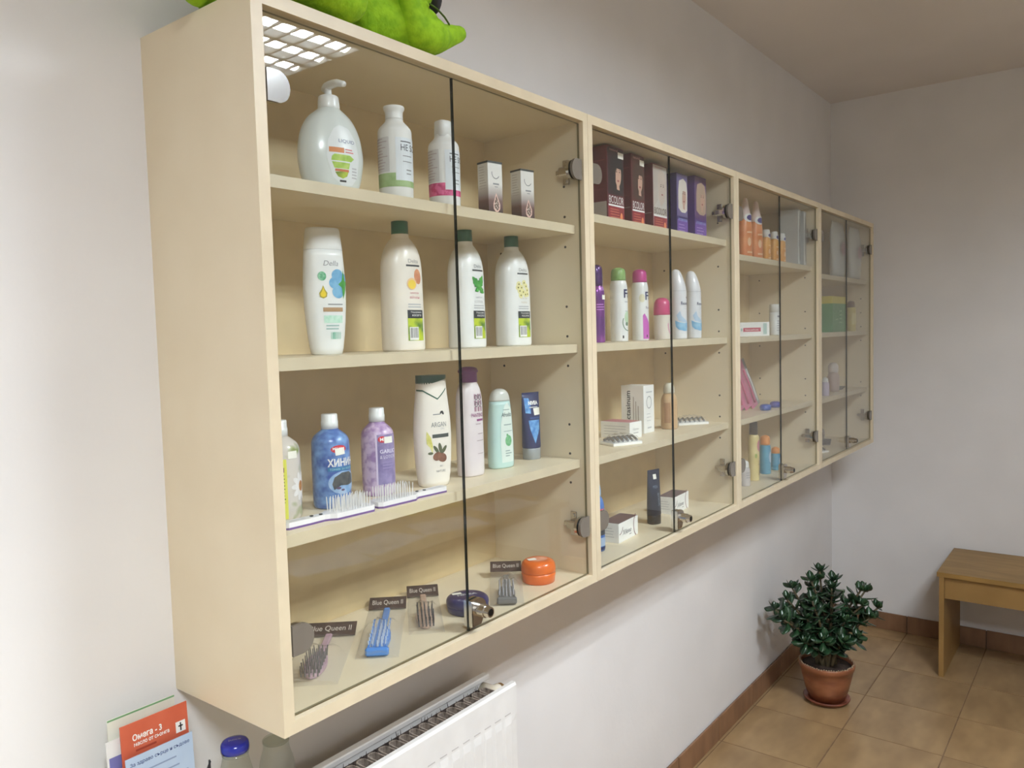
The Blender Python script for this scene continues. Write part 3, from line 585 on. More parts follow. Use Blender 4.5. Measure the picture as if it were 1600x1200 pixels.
def panthenol():
    r = thing('lotion_bottle', 'frosted clear lotion bottle with domed purple flip cap', 'bottle', (0.522, -0.165, Z(0, 2)), -6)
    s = body('bottle', [(0, 0.024, 0.018, 2.2), (0.001, 0.027, 0.0205, 2.2), (0.006, 0.0285, 0.022, 2.2), (0.13, 0.028, 0.0215, 2.2), (0.155, 0.0262, 0.021, 2.2), (0.172, 0.021, 0.0185), (0.180, 0.0155, 0.0155), (0.182, 0.0145, 0.0145)], M('frosted_lilac_plastic', (222, 212, 216), 0.35, rgb2=(230, 222, 224), coat=0.2), r, 32, 1)
    pc = M('purple_cap', (120, 58, 124), 0.4)
    body('cap', [(0.1795, 0.0165), (0.1795, 0.0175), (0.197, 0.0172), (0.1985, 0.0195), (0.201, 0.0195), (0.206, 0.0165), (0.2085, 0.009), (0.209, 0.0005)], pc, r, 26, 0)
    MB().box(-0.004, 0.004, 0.017, 0.0235, 0.196, 0.201, c=0.001).build('cap_tab', pc, r)
    pm = M('plum_print', (140, 60, 120), 0.5)
    decal('emblem', s, join(*[rect(-0.006 + 0.008 * a, 0.148 - 0.012 * b, -0.001 + 0.008 * a, 0.157 - 0.012 * b) for a in range(3) for b in range(3)]), M('plum_grey', (172, 132, 150), 0.5), r)
    decal('emblem', s, join(*[ring(-0.0015 + 0.010 * a, 0.1505 - 0.013 * b, 0.004, 0.005, 0.0014) for a in range(2) for b in range(2)]), M('charcoal_print', (74, 76, 84), 0.5), r, 0.0007)
    decal('lettering', s, text('PANTENOL', 0.004, 0.117, 0.034, 0.0075, 0.01), pm, r)
    decal('lettering', s, rect(-0.001, 0.1055, 0.018, 0.1095), pm, r)
    decal('lettering', s, join(lines(-0.004, 0.017, 0.101, 1, 0.01, 0.0018), rect(0.001, 0.0805, 0.016, 0.0823), rect(-0.002, 0.0675, 0.017, 0.069), rect(-0.001, 0.043, 0.016, 0.0442)), M('mauve_print', (176, 160, 164), 0.5), r)
panthenol()
def teal():
    r = thing('lotion_bottle', 'pale turquoise see-through lotion bottle with rounded clear cap', 'bottle', (0.622, -0.16, Z(0, 2)), -10)
    s = body('bottle', [(0, 0.024, 0.015, 2.5), (0.001, 0.028, 0.0172, 2.5), (0.006, 0.0295, 0.018, 2.5), (0.06, 0.029, 0.0178, 2.5), (0.1, 0.0272, 0.0172, 2.4), (0.135, 0.0235, 0.0162, 2.2)], M('turquoise_gel', (184, 216, 212), 0.28, rgb2=(192, 222, 218), coat=0.4), r, 32, 1)
    body('cap', [(0.1352, 0.0238, 0.0164, 2.2), (0.148, 0.0205, 0.0155, 2.2), (0.156, 0.0145, 0.0125), (0.1595, 0.006, 0.0055), (0.16, 0.0005, 0.0005)], M('cloudy_cap', (204, 206, 200), 0.3, coat=0.4), r, 28, 1)
    decal('label', s, poly([(-0.012, 0.012), (0.020, 0.012), (0.021, 0.06), (0.018, 0.118), (0.006, 0.132), (-0.002, 0.126), (-0.012, 0.09), (-0.014, 0.05)]), M('label_mint', (216, 228, 222), 0.4), r)
    decal('lettering', s, text('Afrodita', 0.003, 0.108, 0.027, 0.0085, 0.01, 0, 0.3), M('spruce_print', (58, 84, 86), 0.5), r, 0.0006)
    decal('lettering', s, join(rect(-0.006, 0.117, 0.012, 0.1185), rect(-0.005, 0.0865, 0.016, 0.0885), rect(-0.006, 0.074, 0.017, 0.0752), lines(-0.003, 0.014, 0.036, 3, 0.005, 0.002, 8)), M('sage_print', (140, 160, 158), 0.5), r, 0.0006)
    decal('leaf', s, join(ell(0.006, 0.055, 0.009, 0.011), ell(0.004, 0.064, 0.003, 0.006, 10, 0.4)), M('aloe_print', (92, 164, 112), 0.5, rgb2=(130, 190, 140), scale=160), r, 0.0006)
teal()
def tube(lab, x, y, z, rz, w, h, cap_h, mat, capm, name='cream_tube'):
    r = thing(name, lab, 'tube', (x, y, z), rz)
    s = body('tube', [(cap_h, w * 0.42, w * 0.36, 2.3), (cap_h + 0.002, w * 0.45, w * 0.38, 2.3), (cap_h + (h - cap_h) * 0.5, w * 0.49, w * 0.24, 2.4), (h - 0.012, w * 0.515, w * 0.055, 3), (h - 0.010, w * 0.515, w * 0.022, 4), (h, w * 0.515, w * 0.02, 4)], mat, r, 28, 0)
    body('cap', [(0, w * 0.40, w * 0.345, 2.3), (0.001, w * 0.425, w * 0.365, 2.3), (cap_h - 0.001, w * 0.43, w * 0.37, 2.3), (cap_h, w * 0.42, w * 0.36, 2.3)], capm, r, 28, 0)
    return r, s
NVB = M('deep_blue', (20, 34, 88), 0.3, coat=0.4)
r, s = tube('deep blue cream tube standing on a grey cap beside the turquoise bottle', 0.741, -0.15, Z(0, 2), -14, 0.046, 0.143, 0.024, NVB, M('silver_grey_cap', (158, 164, 168), 0.35, metal=0.3))
ice = M('ice_blue_print', (54, 118, 194), 0.45, rgb2=(120, 176, 226), scale=80)
decal('picture', s, poly([(-0.019, 0.100), (-0.020, 0.132), (-0.008, 0.131), (-0.004, 0.118), (-0.006, 0.098)]), ice, r)
decal('picture', s, poly([(-0.014, 0.084), (0.015, 0.084), (0.013, 0.063), (0.003, 0.045), (-0.002, 0.034), (-0.006, 0.046), (-0.012, 0.066)]), ice, r)
decal('lettering', s, text('NIVEA', 0.003, 0.1205, 0.026, 0.0085, 0.05), PAPER, r, 0.0007)
decal('lettering', s, rect(-0.009, 0.110, 0.014, 0.1125), LGREY, r, 0.0007)
decal('price_sticker', s, poly([(0.002, 0.094), (0.020, 0.095), (0.019, 0.110), (0.001, 0.109)]), PRICE, r, 0.0009)
decal('stripe', s, rect(-0.010, 0.0865, 0.018, 0.0905), M('dusk_blue', (44, 74, 130), 0.4), r, 0.0006)

def hairbrush(lab, a, b, z, rz_flip=False):
    """flat brush lying on its back: handle from a, head ends at b"""
    a = Vector(a); b = Vector(b); d = b - a; L = d.length; ang = math.degrees(math.atan2(d.y, d.x))
    r = thing('hair_brush', lab, 'hair brush', (a.x, a.y, z), ang, 'white hair brushes with purple rims')
    white = M('brush_white', (234, 232, 234), 0.35, coat=0.2); pur = M('brush_purple', (104, 72, 138), 0.4)
    h0 = L * 0.47
    out = [(0, 0.005), (0.004, 0.009), (h0 * 0.55, 0.0085), (h0 * 0.9, 0.007), (h0, 0.010), (h0 + 0.008, 0.0165), (L - 0.006, 0.0165), (L, 0.011)]
    P = out + [(x, -y) for x, y in out[::-1]]
    MB().prism([(x, y * 1.04) for x, y in P], 0, 0.003).build('rim', pur, r)
    MB().prism(P, 0.003, 0.010).build('back', white, r)
    MB().add([(0.010, -0.004, 0.0102), (h0 * 0.5, -0.004, 0.0102), (h0 * 0.5, 0.004, 0.0102), (0.010, 0.004, 0.0102)], [(0, 1, 2, 3)]).build('grip_inlay', M('inlay_grey', (206, 204, 208), 0.4), r)
    m = MB()
    for u, v in ((h0 * 0.66, 0.001), (h0 * 0.86, -0.001)): m.tube([(u, v, 0.0098), (u, v, 0.0112)], 0.0028, 8)
    m.build('dark_dots', BLACK, r)['kind'] = 'stuff'
    m = MB(); rr = random.Random(3)
    for k in range(13):
        for j in range(4):
            u = h0 + 0.010 + (L - h0 - 0.018) * (k + 0.4 * (j % 2)) / 12.5; v = -0.0125 + 0.0083 * j
            m.tube([(u, v, 0.0095), (u + rr.uniform(-.001, .001), v + rr.uniform(-.001, .001), 0.031)], [0.0010, 0.0008], 4)
    m.build('bristles', M('bristle_white', (226, 224, 222), 0.4), r)['kind'] = 'stuff'
hairbrush('white purple-rimmed brush lying nearest the cabinet edge, bristles up', (0.055, -0.214), (0.212, -0.222), Z(0, 2))
hairbrush('white purple-rimmed brush lying in front of the argan shampoo bottle', (0.380, -0.226), (0.222, -0.219), Z(0, 2))

# ---- bottom of the first cabinet
def tin(lab, x, y, r0, h, mat, lidm, name='cream_tin'):
    r = thing(name, lab, 'tin', (x, y, Z(0, 3)), 0)
    s = body('tin', [(0, r0 * 0.86), (0.0015, r0 * 0.93), (h * 0.35, r0 * 0.985), (h * 0.47, r0 * 0.985), (h * 0.475, r0 * 0.9)], mat, r, 40, 0)
    body('lid', [(h * 0.48, r0 * 0.95), (h * 0.485, r0), (h * 0.72, r0), (h * 0.86, r0 * 0.95), (h * 0.96, r0 * 0.84), (h, r0 * 0.7), (h, 0.0005)], lidm, r, 40, 1)
    return r, Flat((0, 0, h), (0.85, -0.53, 0), (0.53, 0.85, 0))
NAVT = M('navy_tin', (34, 34, 92), 0.3, coat=0.5)
r, f = tin('flat navy blue round cream tin behind the first lock', 0.474, -0.188, 0.040, 0.030, NAVT, NAVT)
decal('lettering', f, text('NIVEA', 0.0, 0.002, 0.038, 0.009, 0.04), LGREY, r); decal('price_sticker', f, rect(-0.026, 0.008, -0.008, 0.018), PRICE, r)
OR = M('orange_tin', (222, 104, 30), 0.32, coat=0.4)
r, f = tin('tall orange round cream jar by the lower hinge', 0.690, -0.197, 0.036, 0.046, OR, OR)
decal('label', f, ell(0, 0, 0.020, 0.015), M('peach_print', (220, 140, 110), 0.5, rgb2=(232, 170, 140), scale=120), r); decal('price_sticker', f, rect(-0.022, -0.004, -0.004, 0.010), PRICE, r, 0.0007)

BAG = clear('clear_bag', (254, 254, 254), haze=0.07, rough=0.10, hz=(240, 240, 240), r0=0.03, bump=1.0, bscale=70, r1=0.35)
HEADC = M('header_card', (66, 52, 48), 0.5, rgb2=(84, 66, 60), scale=90)
def brush_pack(lab, p0, p1, w, back, bris, tip, lift=0.0, kind='vent'):
    """brush in a clear bag with a printed header card: p0 = foot of the bag, p1 = header end, lying on the cabinet floor"""
    p0 = Vector(p0); p1 = Vector(p1); d = p1 - p0; L = d.length; ang = math.degrees(math.atan2(d.y, d.x)) - 90
    r = thing('brush_pack', lab, 'hair brush', (p0.x, p0.y, Z(0, 3)), ang, 'bagged hair brushes with dark header cards')
    b = MB()                                                       # puffy bag, local y runs from foot to header
    n = 10; k_ = 8; V = []; F = []
    for side in (0, 1):
        for i in range(n + 1):
            t = i / n
            for j in range(k_ + 1):
                u = j / k_ * 2 - 1; hgt = 0.030 * (1 - u * u) ** 0.6 * math.sin(PI * min(1, t * 1.5 + 0.04)) ** 0.6 if t < 0.64 else 0.030 * (1 - u * u) ** 0.6 * max(0.06, (1 - t) / 0.55)
                V.append((u * w / 2, t * (L - 0.012), 0.0012 + (hgt * (1 + 0.18 * math.sin(9 * u + 7 * t)) if side else 0) + lift * t * t))
    m_ = (n + 1) * (k_ + 1)
    for side in (0, 1):
        for i in range(n):
            for j in range(k_):
                q = [side * m_ + i * (k_ + 1) + j, side * m_ + i * (k_ + 1) + j + 1, side * m_ + (i + 1) * (k_ + 1) + j + 1, side * m_ + (i + 1) * (k_ + 1) + j]
                F.append(tuple(q if side else q[::-1]))
    obj('bag', V, F, BAG, r, True)
    rt = Matrix.Translation((0, L - 0.030, 0.003 + lift)) @ Matrix.Rotation(math.radians(22), 4, 'X')
    MB().box(-w / 2, w / 2, 0, 0.033, -0.0009, 0.0009, mat=rt).build('header_card', HEADC, r)
    decal('lettering', Flat(rt @ Vector((0, 0.0165, 0.001)), (1, 0, 0), rt.to_3x3() @ Vector((0, 1, 0))), text('Blue Queen II', 0, 0, w * 0.82, 0.015), M('header_print', (206, 196, 186), 0.5), r)
    hd = L * 0.50                                                  # brush head in the bag
    P = [(0.017 * math.cos(a), 0.030 + hd * 0.5 + hd * 0.42 * math.sin(a) - 0.018) for a in [2 * PI * k / 20 for k in range(20)]]
    b = MB(); b.prism(P, 0.002, 0.008); b.box(-0.006, 0.006, hd * 0.85, L * 0.86, 0.002, 0.0085, c=0.002); b.build('brush', back, r)
    m = MB(); rr = random.Random(int(w * 1e4))
    for i in range(7):
        for j in range(5):
            u = -0.0125 + 0.0062 * j; v = 0.016 + hd * 0.72 * i / 6
            m.tube([(u, v, 0.0078), (u * 1.12 + rr.uniform(-.0008, .0008), v, 0.025)], [0.0013, 0.0009], 5)
    m.build('bristles', bris, r)['kind'] = 'stuff'
    if tip:
        b = MB(); b.box(-0.019, 0.019, 0.004, 0.015, 0.002, 0.016, c=0.003)
        for k in range(4): b.tube([(-0.0135 + 0.009 * k, 0.010, 0.017), (-0.0135 + 0.009 * k, hd * 0.98, 0.020)], 0.0017, 6)
        b.build('brush_bars', tip, r)
GB = M('bristle_grey', (96, 92, 92), 0.35, metal=0.3); BB_ = M('bristle_black', (44, 42, 44), 0.35)
brush_pack('bagged mauve brush with dark bristles lying in the corner by the cabinet side', (0.095, -0.200), (0.262, -0.055), 0.088, M('brush_mauve', (176, 142, 160), 0.45, rgb2=(190, 158, 172), scale=30), GB, None)
brush_pack('bagged bright blue vent brush lying between two other brush packs', (0.222, -0.212), (0.412, -0.040), 0.070, M('brush_blue', (74, 132, 206), 0.4), M('bristle_pale', (196, 208, 222), 0.4), M('brush_blue', (74, 132, 206), 0.4))
brush_pack('bagged small round brush with black bristles beside the navy tin', (0.345, -0.206), (0.500, -0.045), 0.062, M('brush_tan', (190, 158, 138), 0.5), BB_, None)
brush_pack('bagged grey vent brush between navy tin and orange jar', (0.530, -0.238), (0.690, -0.110), 0.066, M('brush_grey', (110, 108, 106), 0.4), M('bristle_silver', (186, 184, 190), 0.3), M('brush_grey', (110, 108, 106), 0.4), 0.012)
# ================================================================== second cabinet
def P3(u, v): return M(u, v, 0.5)
def dye_box(lab, xf0, xf1, h, kind):
    """hair dye carton; front face at y = -0.215"""
    w = xf1 - xf0; d = 0.075
    r = thing('hair_dye_box', lab, 'box', ((xf0 + xf1) / 2, -0.215 + d / 2, Z(1, 0)), 0, 'hair dye cartons in a row')
    red = kind in ('a', 'b', 'c')
    m = M('dye_maroon', (98, 28, 40), 0.4, rgb2=(112, 36, 48), scale=12) if red else (M('dye_indigo', (52, 38, 104), 0.4, rgb2=(60, 46, 114), scale=12) if kind == 'd' else M('dye_violet', (80, 46, 128), 0.4, rgb2=(88, 52, 138), scale=12))
    MB().box(-w / 2, w / 2, -d / 2, d / 2, 0, h, c=0.0005).build('carton', m, r)
    f = boxfaces(w, d, h); F = f['front']; Lf = f['left']; k = w / 0.07
    hair = {'a': P3('hair_black', (34, 26, 30)), 'b': P3('hair_brown', (74, 50, 42)), 'c': P3('hair_ash', (196, 186, 178)), 'd': P3('hair_blonde', (228, 220, 210)), 'e': P3('hair_fair', (186, 160, 140))}[kind]
    skin = P3('skin_print', (206, 166, 146)) if kind != 'c' else P3('skin_pale_print', (206, 190, 178))
    bg = {'a': P3('dye_dark', (52, 24, 32)), 'b': P3('dye_umber', (88, 44, 42)), 'c': P3('dye_pearl', (204, 198, 192)), 'd': P3('dye_lilac', (112, 100, 150)), 'e': P3('dye_plum', (98, 64, 118))}[kind]
    t0 = h * 0.36 if red else h * 0.30
    decal('picture', F, rect(-w / 2 + 0.002, t0 if kind != 'c' else 0.0, w / 2 - 0.002, h - 0.003), bg, r, 0.0003)
    cx = 0.006 * k; cz = h * 0.64
    if kind == 'c':
        decal('face', F, poly([(cx - 0.020, cz + 0.035), (cx - 0.004, cz + 0.048), (cx + 0.018, cz + 0.040), (cx + 0.026, cz + 0.005), (cx + 0.016, cz - 0.030), (cx - 0.002, cz - 0.045), (cx - 0.016, cz - 0.025)]), skin, r, 0.0005)
        decal('hair', F, join(poly([(-w / 2 + 0.003, h - 0.01), (cx - 0.004, cz + 0.05), (cx - 0.020, cz + 0.03), (cx - 0.020, cz - 0.03), (-w / 2 + 0.003, cz - 0.05)]), poly([(w / 2 - 0.003, h - 0.012), (w / 2 - 0.003, cz - 0.03), (cx + 0.026, cz), (cx + 0.018, cz + 0.04)])), hair, r, 0.0006)
    else:
        decal('hair', F, poly([(cx - 0.031 * k, cz + 0.012), (cx - 0.026 * k, cz + 0.038), (cx, cz + 0.046), (cx + 0.020 * k, cz + 0.038), (cx + 0.026 * k, cz + 0.012), (cx + 0.024 * k, cz - 0.036), (cx + 0.012 * k, cz - 0.044), (cx - 0.012 * k, cz - 0.044), (cx - 0.031 * k, cz - 0.034)]), hair, r, 0.0005)
        decal('face', F, ell(cx + 0.003, cz, 0.0135 * k, 0.027, 18), skin, r, 0.0007)
        decal('neck', F, poly([(cx - 0.003, cz - 0.022), (cx + 0.008, cz - 0.022), (cx + 0.010, cz - 0.036), (cx - 0.003, cz - 0.034)]), skin, r, 0.0006)
        decal('hair', F, poly([(cx - 0.016 * k, cz + 0.004), (cx - 0.013 * k, cz + 0.030), (cx + 0.004, cz + 0.032), (cx + 0.019 * k, cz + 0.026), (cx + 0.013 * k, cz + 0.013), (cx - 0.002 * k, cz + 0.014), (cx - 0.007 * k, cz + 0.004), (cx - 0.008 * k, cz - 0.020), (cx - 0.013 * k, cz - 0.030), (cx - 0.018 * k, cz - 0.026)]), hair, r, 0.0009)
    decal('features', F, join(ell(cx - 0.003 * k, cz + 0.006, 0.0028, 0.0016, 10), ell(cx + 0.009 * k, cz + 0.006, 0.0028, 0.0016, 10), rect(cx - 0.0055 * k, cz + 0.010, cx + 0.0005, cz + 0.0112), rect(cx + 0.006 * k, cz + 0.010, cx + 0.012 * k, cz + 0.0112)), P3('brow_print', (64, 46, 42)), r, 0.001)
    decal('lips', F, ell(cx + 0.003 * k, cz - 0.0145, 0.005, 0.0022, 12), P3('lip_print', (160, 80, 78)), r, 0.001)
    if red:
        decal('lettering', F, text('BCOLOR', 0, h * 0.292, w * 0.86, h * 0.10, 0.0), PAPER if kind != 'c' else P3('sepia_print', (120, 100, 86)), r, 0.0011)
        decal('stripe', F, rect(-w / 2 + 0.003, h * 0.205, w / 2 - 0.003, h * 0.228), PAPER, r, 0.0008)
        decal('panel', F, rect(-w / 2 + 0.003, 0.004, w / 2 - 0.003, h * 0.205), P3('dye_claret', (140, 40, 52)), r, 0.0006)
        decal('lettering', F, lines(-w * 0.36, w * 0.22, h * 0.17, 4, 0.006, 0.0016, 5), P3('copper_print', (206, 120, 92)), r, 0.0008)
        decal('shade_mark', F, ell(w * 0.3, h * 0.07, 0.006, 0.011), P3('copper_swatch', (226, 138, 90)), r, 0.0008)
        decal('lettering', F, text('natural', -w * 0.12, h * 0.955, w * 0.5, 0.006), P3('rose_print2', (206, 150, 150)), r, 0.0011)
        if kind in 'ab': decal('price_sticker', F, rect(w * 0.12, h * 0.86, w * 0.46, h * 0.94), PRICE, r, 0.0013)
        decal('text_panel', Lf, rect(-0.032, 0.002, 0.035, 0.045) if kind == 'a' else rect(-0.034, h * 0.25, 0.034, h * 0.256), P3('dye_silver', (176, 166, 160)), r)
        decal('lettering', Lf, join(rect(-0.030, h * 0.80, 0.032, h * 0.81), rect(-0.030, h * 0.42, 0.032, h * 0.425)), P3('claret_line', (138, 66, 70)), r)
    else:
        decal('panel', F, rect(-w / 2 + 0.002, 0.002, w / 2 - 0.002, h * 0.24), P3('dye_purple', (112, 74, 164)), r, 0.0006)
        decal('lettering', F, text('syoss' if False else 'intense', 0.0, h * 0.25, w * 0.8, 0.010, 0.01), P3('periwinkle', (150, 158, 224)), r, 0.0011)
        decal('lettering', F, lines(-w * 0.36, w * 0.36, h * 0.17, 3, 0.008, 0.0022, 3), P3('lavender_print', (176, 150, 206)), r, 0.0009)
        decal('lettering', Lf, lines(-0.030, 0.030, h * 0.9, 8, 0.014, 0.0012, 5), P3('violet_line', (90, 70, 140)), r)
dye_box('dark red hair dye carton with black-haired portrait, first in the row', 0.972, 1.049, 0.172, 'a')
dye_box('dark red hair dye carton with brown-haired portrait, between two red cartons', 1.085, 1.151, 0.171, 'b')
dye_box('dark red hair dye carton with pale portrait, beside the door gap', 1.195, 1.274, 0.165, 'c')
dye_box('indigo hair dye carton with blonde portrait', 1.330, 1.397, 0.161, 'd')
dye_box('violet hair dye carton with fair-haired portrait, last in the row', 1.442, 1.519, 0.169, 'e')

def spray(lab, x, y, rz, rb, h, capm, bodym, cap_h, rc, name='spray_can', neck=True, grp='deodorant spray cans'):
    r = thing(name, lab, 'spray can', (x, y, Z(1, 1)), rz, grp)
    hb = h - cap_h
    s = body('can', [(0, rb * 0.9), (0.001, rb * 0.98), (0.003, rb), (hb - 0.020, rb), (hb - 0.008, rb * 0.94), (hb - 0.001, rc * 1.02), (hb, rc)], bodym, r, 28, 1)
    body('cap', [(hb + 0.0003, rc * 0.96), (hb + 0.0006, rc * 1.02), (h - 0.012, rc), (h - 0.005, rc * 0.88), (h - 0.001, rc * 0.5), (h, 0.0008)], capm, r, 26, 1)
    return r, s
r, s = spray('shiny purple hair spray can at the shelf end', 1.023, -0.15, -30, 0.0185, 0.187, M('purple_metal_cap', (76, 34, 104), 0.25, metal=0.4, coat=0.5), M('purple_metal', (104, 40, 132), 0.25, metal=0.5, rgb2=(150, 66, 166), scale=26, coat=0.5), 0.052, 0.0145)
decal('price_sticker', s, rect(0.004, 0.103, 0.020, 0.114), PRICE, r, 0.0008); decal('lettering', s, join(text('taft', 0.004, 0.130, 0.018, 0.012, 0.02), lines(-0.010, 0.016, 0.092, 3, 0.006, 0.002, 3)), P3('orchid_print', (186, 130, 200)), r)
gcap = M('green_clear_cap', (122, 162, 92), 0.2, rgb2=(140, 178, 108), coat=0.5)
r, s = spray('white spray can with green cap between purple and magenta-capped cans', 1.145, -0.14, -8, 0.0225, 0.187, gcap, WH, 0.034, 0.0185)
decal('lettering', s, text('Fa', 0.007, 0.120, 0.027, 0.022, 0.02), NAVY, r); decal('lettering', s, join(rect(-0.004, 0.098, 0.012, 0.101), rect(-0.003, 0.075, 0.006, 0.0775)), LGREY, r)
decal('bubble', s, ell(0.006, 0.060, 0.012, 0.017), M('bubble_green', (206, 226, 202), 0.5, rgb2=(186, 214, 180), scale=60), r); decal('bubble', s, join(ring(0.006, 0.048, 0.018, 0.022, 0.0022, 150, 300), ell(0.002, 0.044, 0.005, 0.005)), P3('bubble_line', (96, 128, 104)), r, 0.0006)
decal('mark', s, rect(-0.012, 0.008, -0.008, 0.015), BLACK, r)
pcap = M('magenta_cap', (184, 58, 134), 0.3, coat=0.4)
r, s = spray('white spray can with magenta cap and pink wedge print', 1.276, -0.13, 4, 0.0225, 0.190, pcap, WH, 0.036, 0.0190)
decal('lettering', s, text('Fa', 0.003, 0.118, 0.027, 0.022, 0.02), NAVY, r); decal('lettering', s, join(text('floral', 0.000, 0.087, 0.020, 0.007)), P3('mauve_ink', (120, 96, 130)), r)
decal('wedge', s, poly([(-0.018, 0.004), (-0.019, 0.066), (-0.014, 0.072), (0.002, 0.048), (0.014, 0.022), (0.016, 0.004)]), P3('orchid_wedge', (200, 94, 190)), r)
decal('flower', s, ell(-0.020, 0.112, 0.008, 0.011), P3('pale_flower', (222, 218, 190)), r)
decal('mark', s, rect(-0.008, 0.008, -0.004, 0.015), BLACK, r, 0.0006)
r = thing('roll_on_bottle', 'short roll-on deodorant with pink dome cap and frosted bottle', 'bottle', (1.344, -0.16, Z(1, 1)), -10)
s = body('bottle', [(0, 0.0185), (0.001, 0.0205), (0.004, 0.0215), (0.050, 0.0215), (0.060, 0.0225), (0.0665, 0.0225)], M('frosted_white', (222, 216, 204), 0.35, rgb2=(228, 222, 212), coat=0.3), r, 28, 1)
body('cap', [(0.067, 0.0225), (0.0672, 0.0232), (0.094, 0.0222), (0.107, 0.0185), (0.1135, 0.0105), (0.114, 0.0008)], M('rose_cap', (198, 66, 118), 0.3, coat=0.4), r, 28, 1)
decal('price_sticker', Surf(norm_secs([(0.06, 0.0232), (0.09, 0.0228), (0.1, 0.021)])), rect(0.004, 0.073, 0.020, 0.090), PRICE, r, 0.0008)
decal('lettering', s, join(rect(0.006, 0.050, 0.016, 0.060)), GREY, r); decal('petal', s, ring(0.012, 0.040, 0.016, 0.026, 0.004, 170, 280), P3('rose_line', (214, 150, 176)), r)
def wave_can(lab, x, y, rz):
    r = thing('spray_can', lab, 'spray can', (x, y, Z(1, 1)), rz, 'white and blue slanted-top spray cans')
    n = 28; V = []; S = chaikin(norm_secs([(0, 0.019), (0.001, 0.0215), (0.004, 0.0225), (0.125, 0.0225), (0.150, 0.0215), (0.175, 0.0165), (0.190, 0.011), (0.194, 0.004), (0.1945, 0.0006)]), 1); F = []
    for z, a, b, e in S:
        sh = max(0, z - 0.135) * 0.09                              # top leans back
        for k in range(n):
            f = 2 * PI * k / n; V.append((a * math.sin(f) - sh * 0.8, -b * math.cos(f) + sh, z))
    for i in range(len(S) - 1):
        for k in range(n): F.append((i * n + k, i * n + (k + 1) % n, (i + 1) * n + (k + 1) % n, (i + 1) * n + k))
    F.append(tuple(range(n))[::-1]); F.append(tuple((len(S) - 1) * n + k for k in range(n)))
    obj('can', V, F, M('cool_white', (224, 226, 232), 0.28, coat=0.4), r, True)
    s = Surf(S)
    body('cap_seam', [(0.1335, 0.0224), (0.134, 0.0228), (0.1345, 0.0224)], LGREY, r, 28, 0)
    decal('lettering', s, text('Rexona', 0.003, 0.099, 0.032, 0.009, 0.01), NAVY, r)
    decal('tick', s, poly([(0.004, 0.117), (0.008, 0.111), (0.011, 0.114), (0.016, 0.126), (0.0095, 0.1165), (0.0075, 0.115)]), P3('tick_ink', (44, 50, 72)), r)
    decal('lettering', s, lines(-0.006, 0.012, 0.090, 2, 0.005, 0.0012, 3), LGREY, r)
    decal('wave', s, poly([(-0.030, 0.052), (-0.020, 0.047), (-0.004, 0.044), (0.012, 0.046), (0.030, 0.050), (0.030, 0.026), (0.012, 0.022), (-0.004, 0.022), (-0.020, 0.026), (-0.028, 0.034)]), M('wave_blue', (104, 166, 212), 0.45, rgb2=(150, 196, 226), scale=50), r, 0.0005)
    decal('wave', s, poly([(-0.026, 0.066), (-0.016, 0.078), (-0.012, 0.064), (0.002, 0.052), (0.016, 0.047), (-0.004, 0.046), (-0.020, 0.050)]), P3('wave_pale', (178, 202, 226)), r, 0.0004)
wave_can('white and blue spray can with slanted top, right behind the door gap', 1.426, -0.17, -14)
wave_can('white and blue spray can with slanted top, last on its shelf', 1.523, -0.17, -4)

def carton(name, lab, x, y, z, w, d, h, rz, mat, group=None, lie=None):
    r = thing(name, lab, 'box', (x, y, z), rz, group); MB().box(-w / 2, w / 2, -d / 2, d / 2, 0, h, c=0.0005).build('carton', mat, r); return r, boxfaces(w, d, h)
r, f = carton('medicine_box', 'tall white carton with vertical black lettering on its side', 1.275, -0.118, Z(1, 2), 0.058, 0.068, 0.128, 0, PAPER)
decal('lettering', f['left'], text('Lactasinum', -0.013, 0.066, 0.096, 0.014, 0.015, 90), BLACK, r)
decal('lettering', f['left'], join(*[rect(0.002 + 0.007 * k, 0.014, 0.0045 + 0.007 * k, 0.098 - 0.012 * k) for k in range(3)]), P3('warm_grey_print', (172, 162, 154)), r)
decal('emblem', f['front'], ring(0.0, 0.082, 0.014, 0.017, 0.0022), GREY, r); decal('lettering', f['front'], join(rect(-0.016, 0.108, 0.018, 0.1115), lines(-0.014, 0.016, 0.052, 3, 0.009, 0.0016, 3), rect(-0.010, 0.012, 0.012, 0.016)), LGREY, r)
r, f = carton('medicine_box', 'low white carton with pink top in front of the tall carton', 1.166, -0.128, Z(1, 2), 0.058, 0.088, 0.042, -3, PAPER)
decal('top_print', f['top'], rect(-0.027, -0.042, 0.027, 0.042), P3('dusty_pink', (196, 128, 132)), r); decal('lettering', f['front'], join(text('Gyno', 0.0, 0.023, 0.026, 0.006), rect(-0.012, 0.013, 0.012, 0.0145)), GREY, r)
decal('lettering', f['left'], lines(-0.034, 0.034, 0.032, 4, 0.007, 0.0014, 2), LGREY, r)
r = thing('lotion_bottle', 'small beige lotion bottle with cloudy screw cap', 'bottle', (1.378, -0.16, Z(1, 2)), 0)
s = body('bottle', [(0, 0.0195), (0.001, 0.022), (0.004, 0.0232), (0.078, 0.0232), (0.092, 0.019), (0.098, 0.0135), (0.101, 0.0125)], M('beige_lotion', (196, 162, 120), 0.3, rgb2=(206, 174, 134), coat=0.4), r, 28, 1)
body('cap', [(0.099, 0.0135), (0.0992, 0.0155), (0.118, 0.0150), (0.126, 0.0095), (0.1275, 0.0095), (0.1275, 0.0005)], M('cloudy_cap2', (204, 198, 180), 0.35), r, 24, 1)
decal('text_panel', s, rect(-0.040, 0.018, -0.022, 0.074), P3('tan_label', (168, 128, 92)), r)
FOIL = M('foil_silver', (176, 178, 182), 0.22, metal=0.85, rgb2=(120, 122, 128), scale=70, bump=1.0, bscale=90)
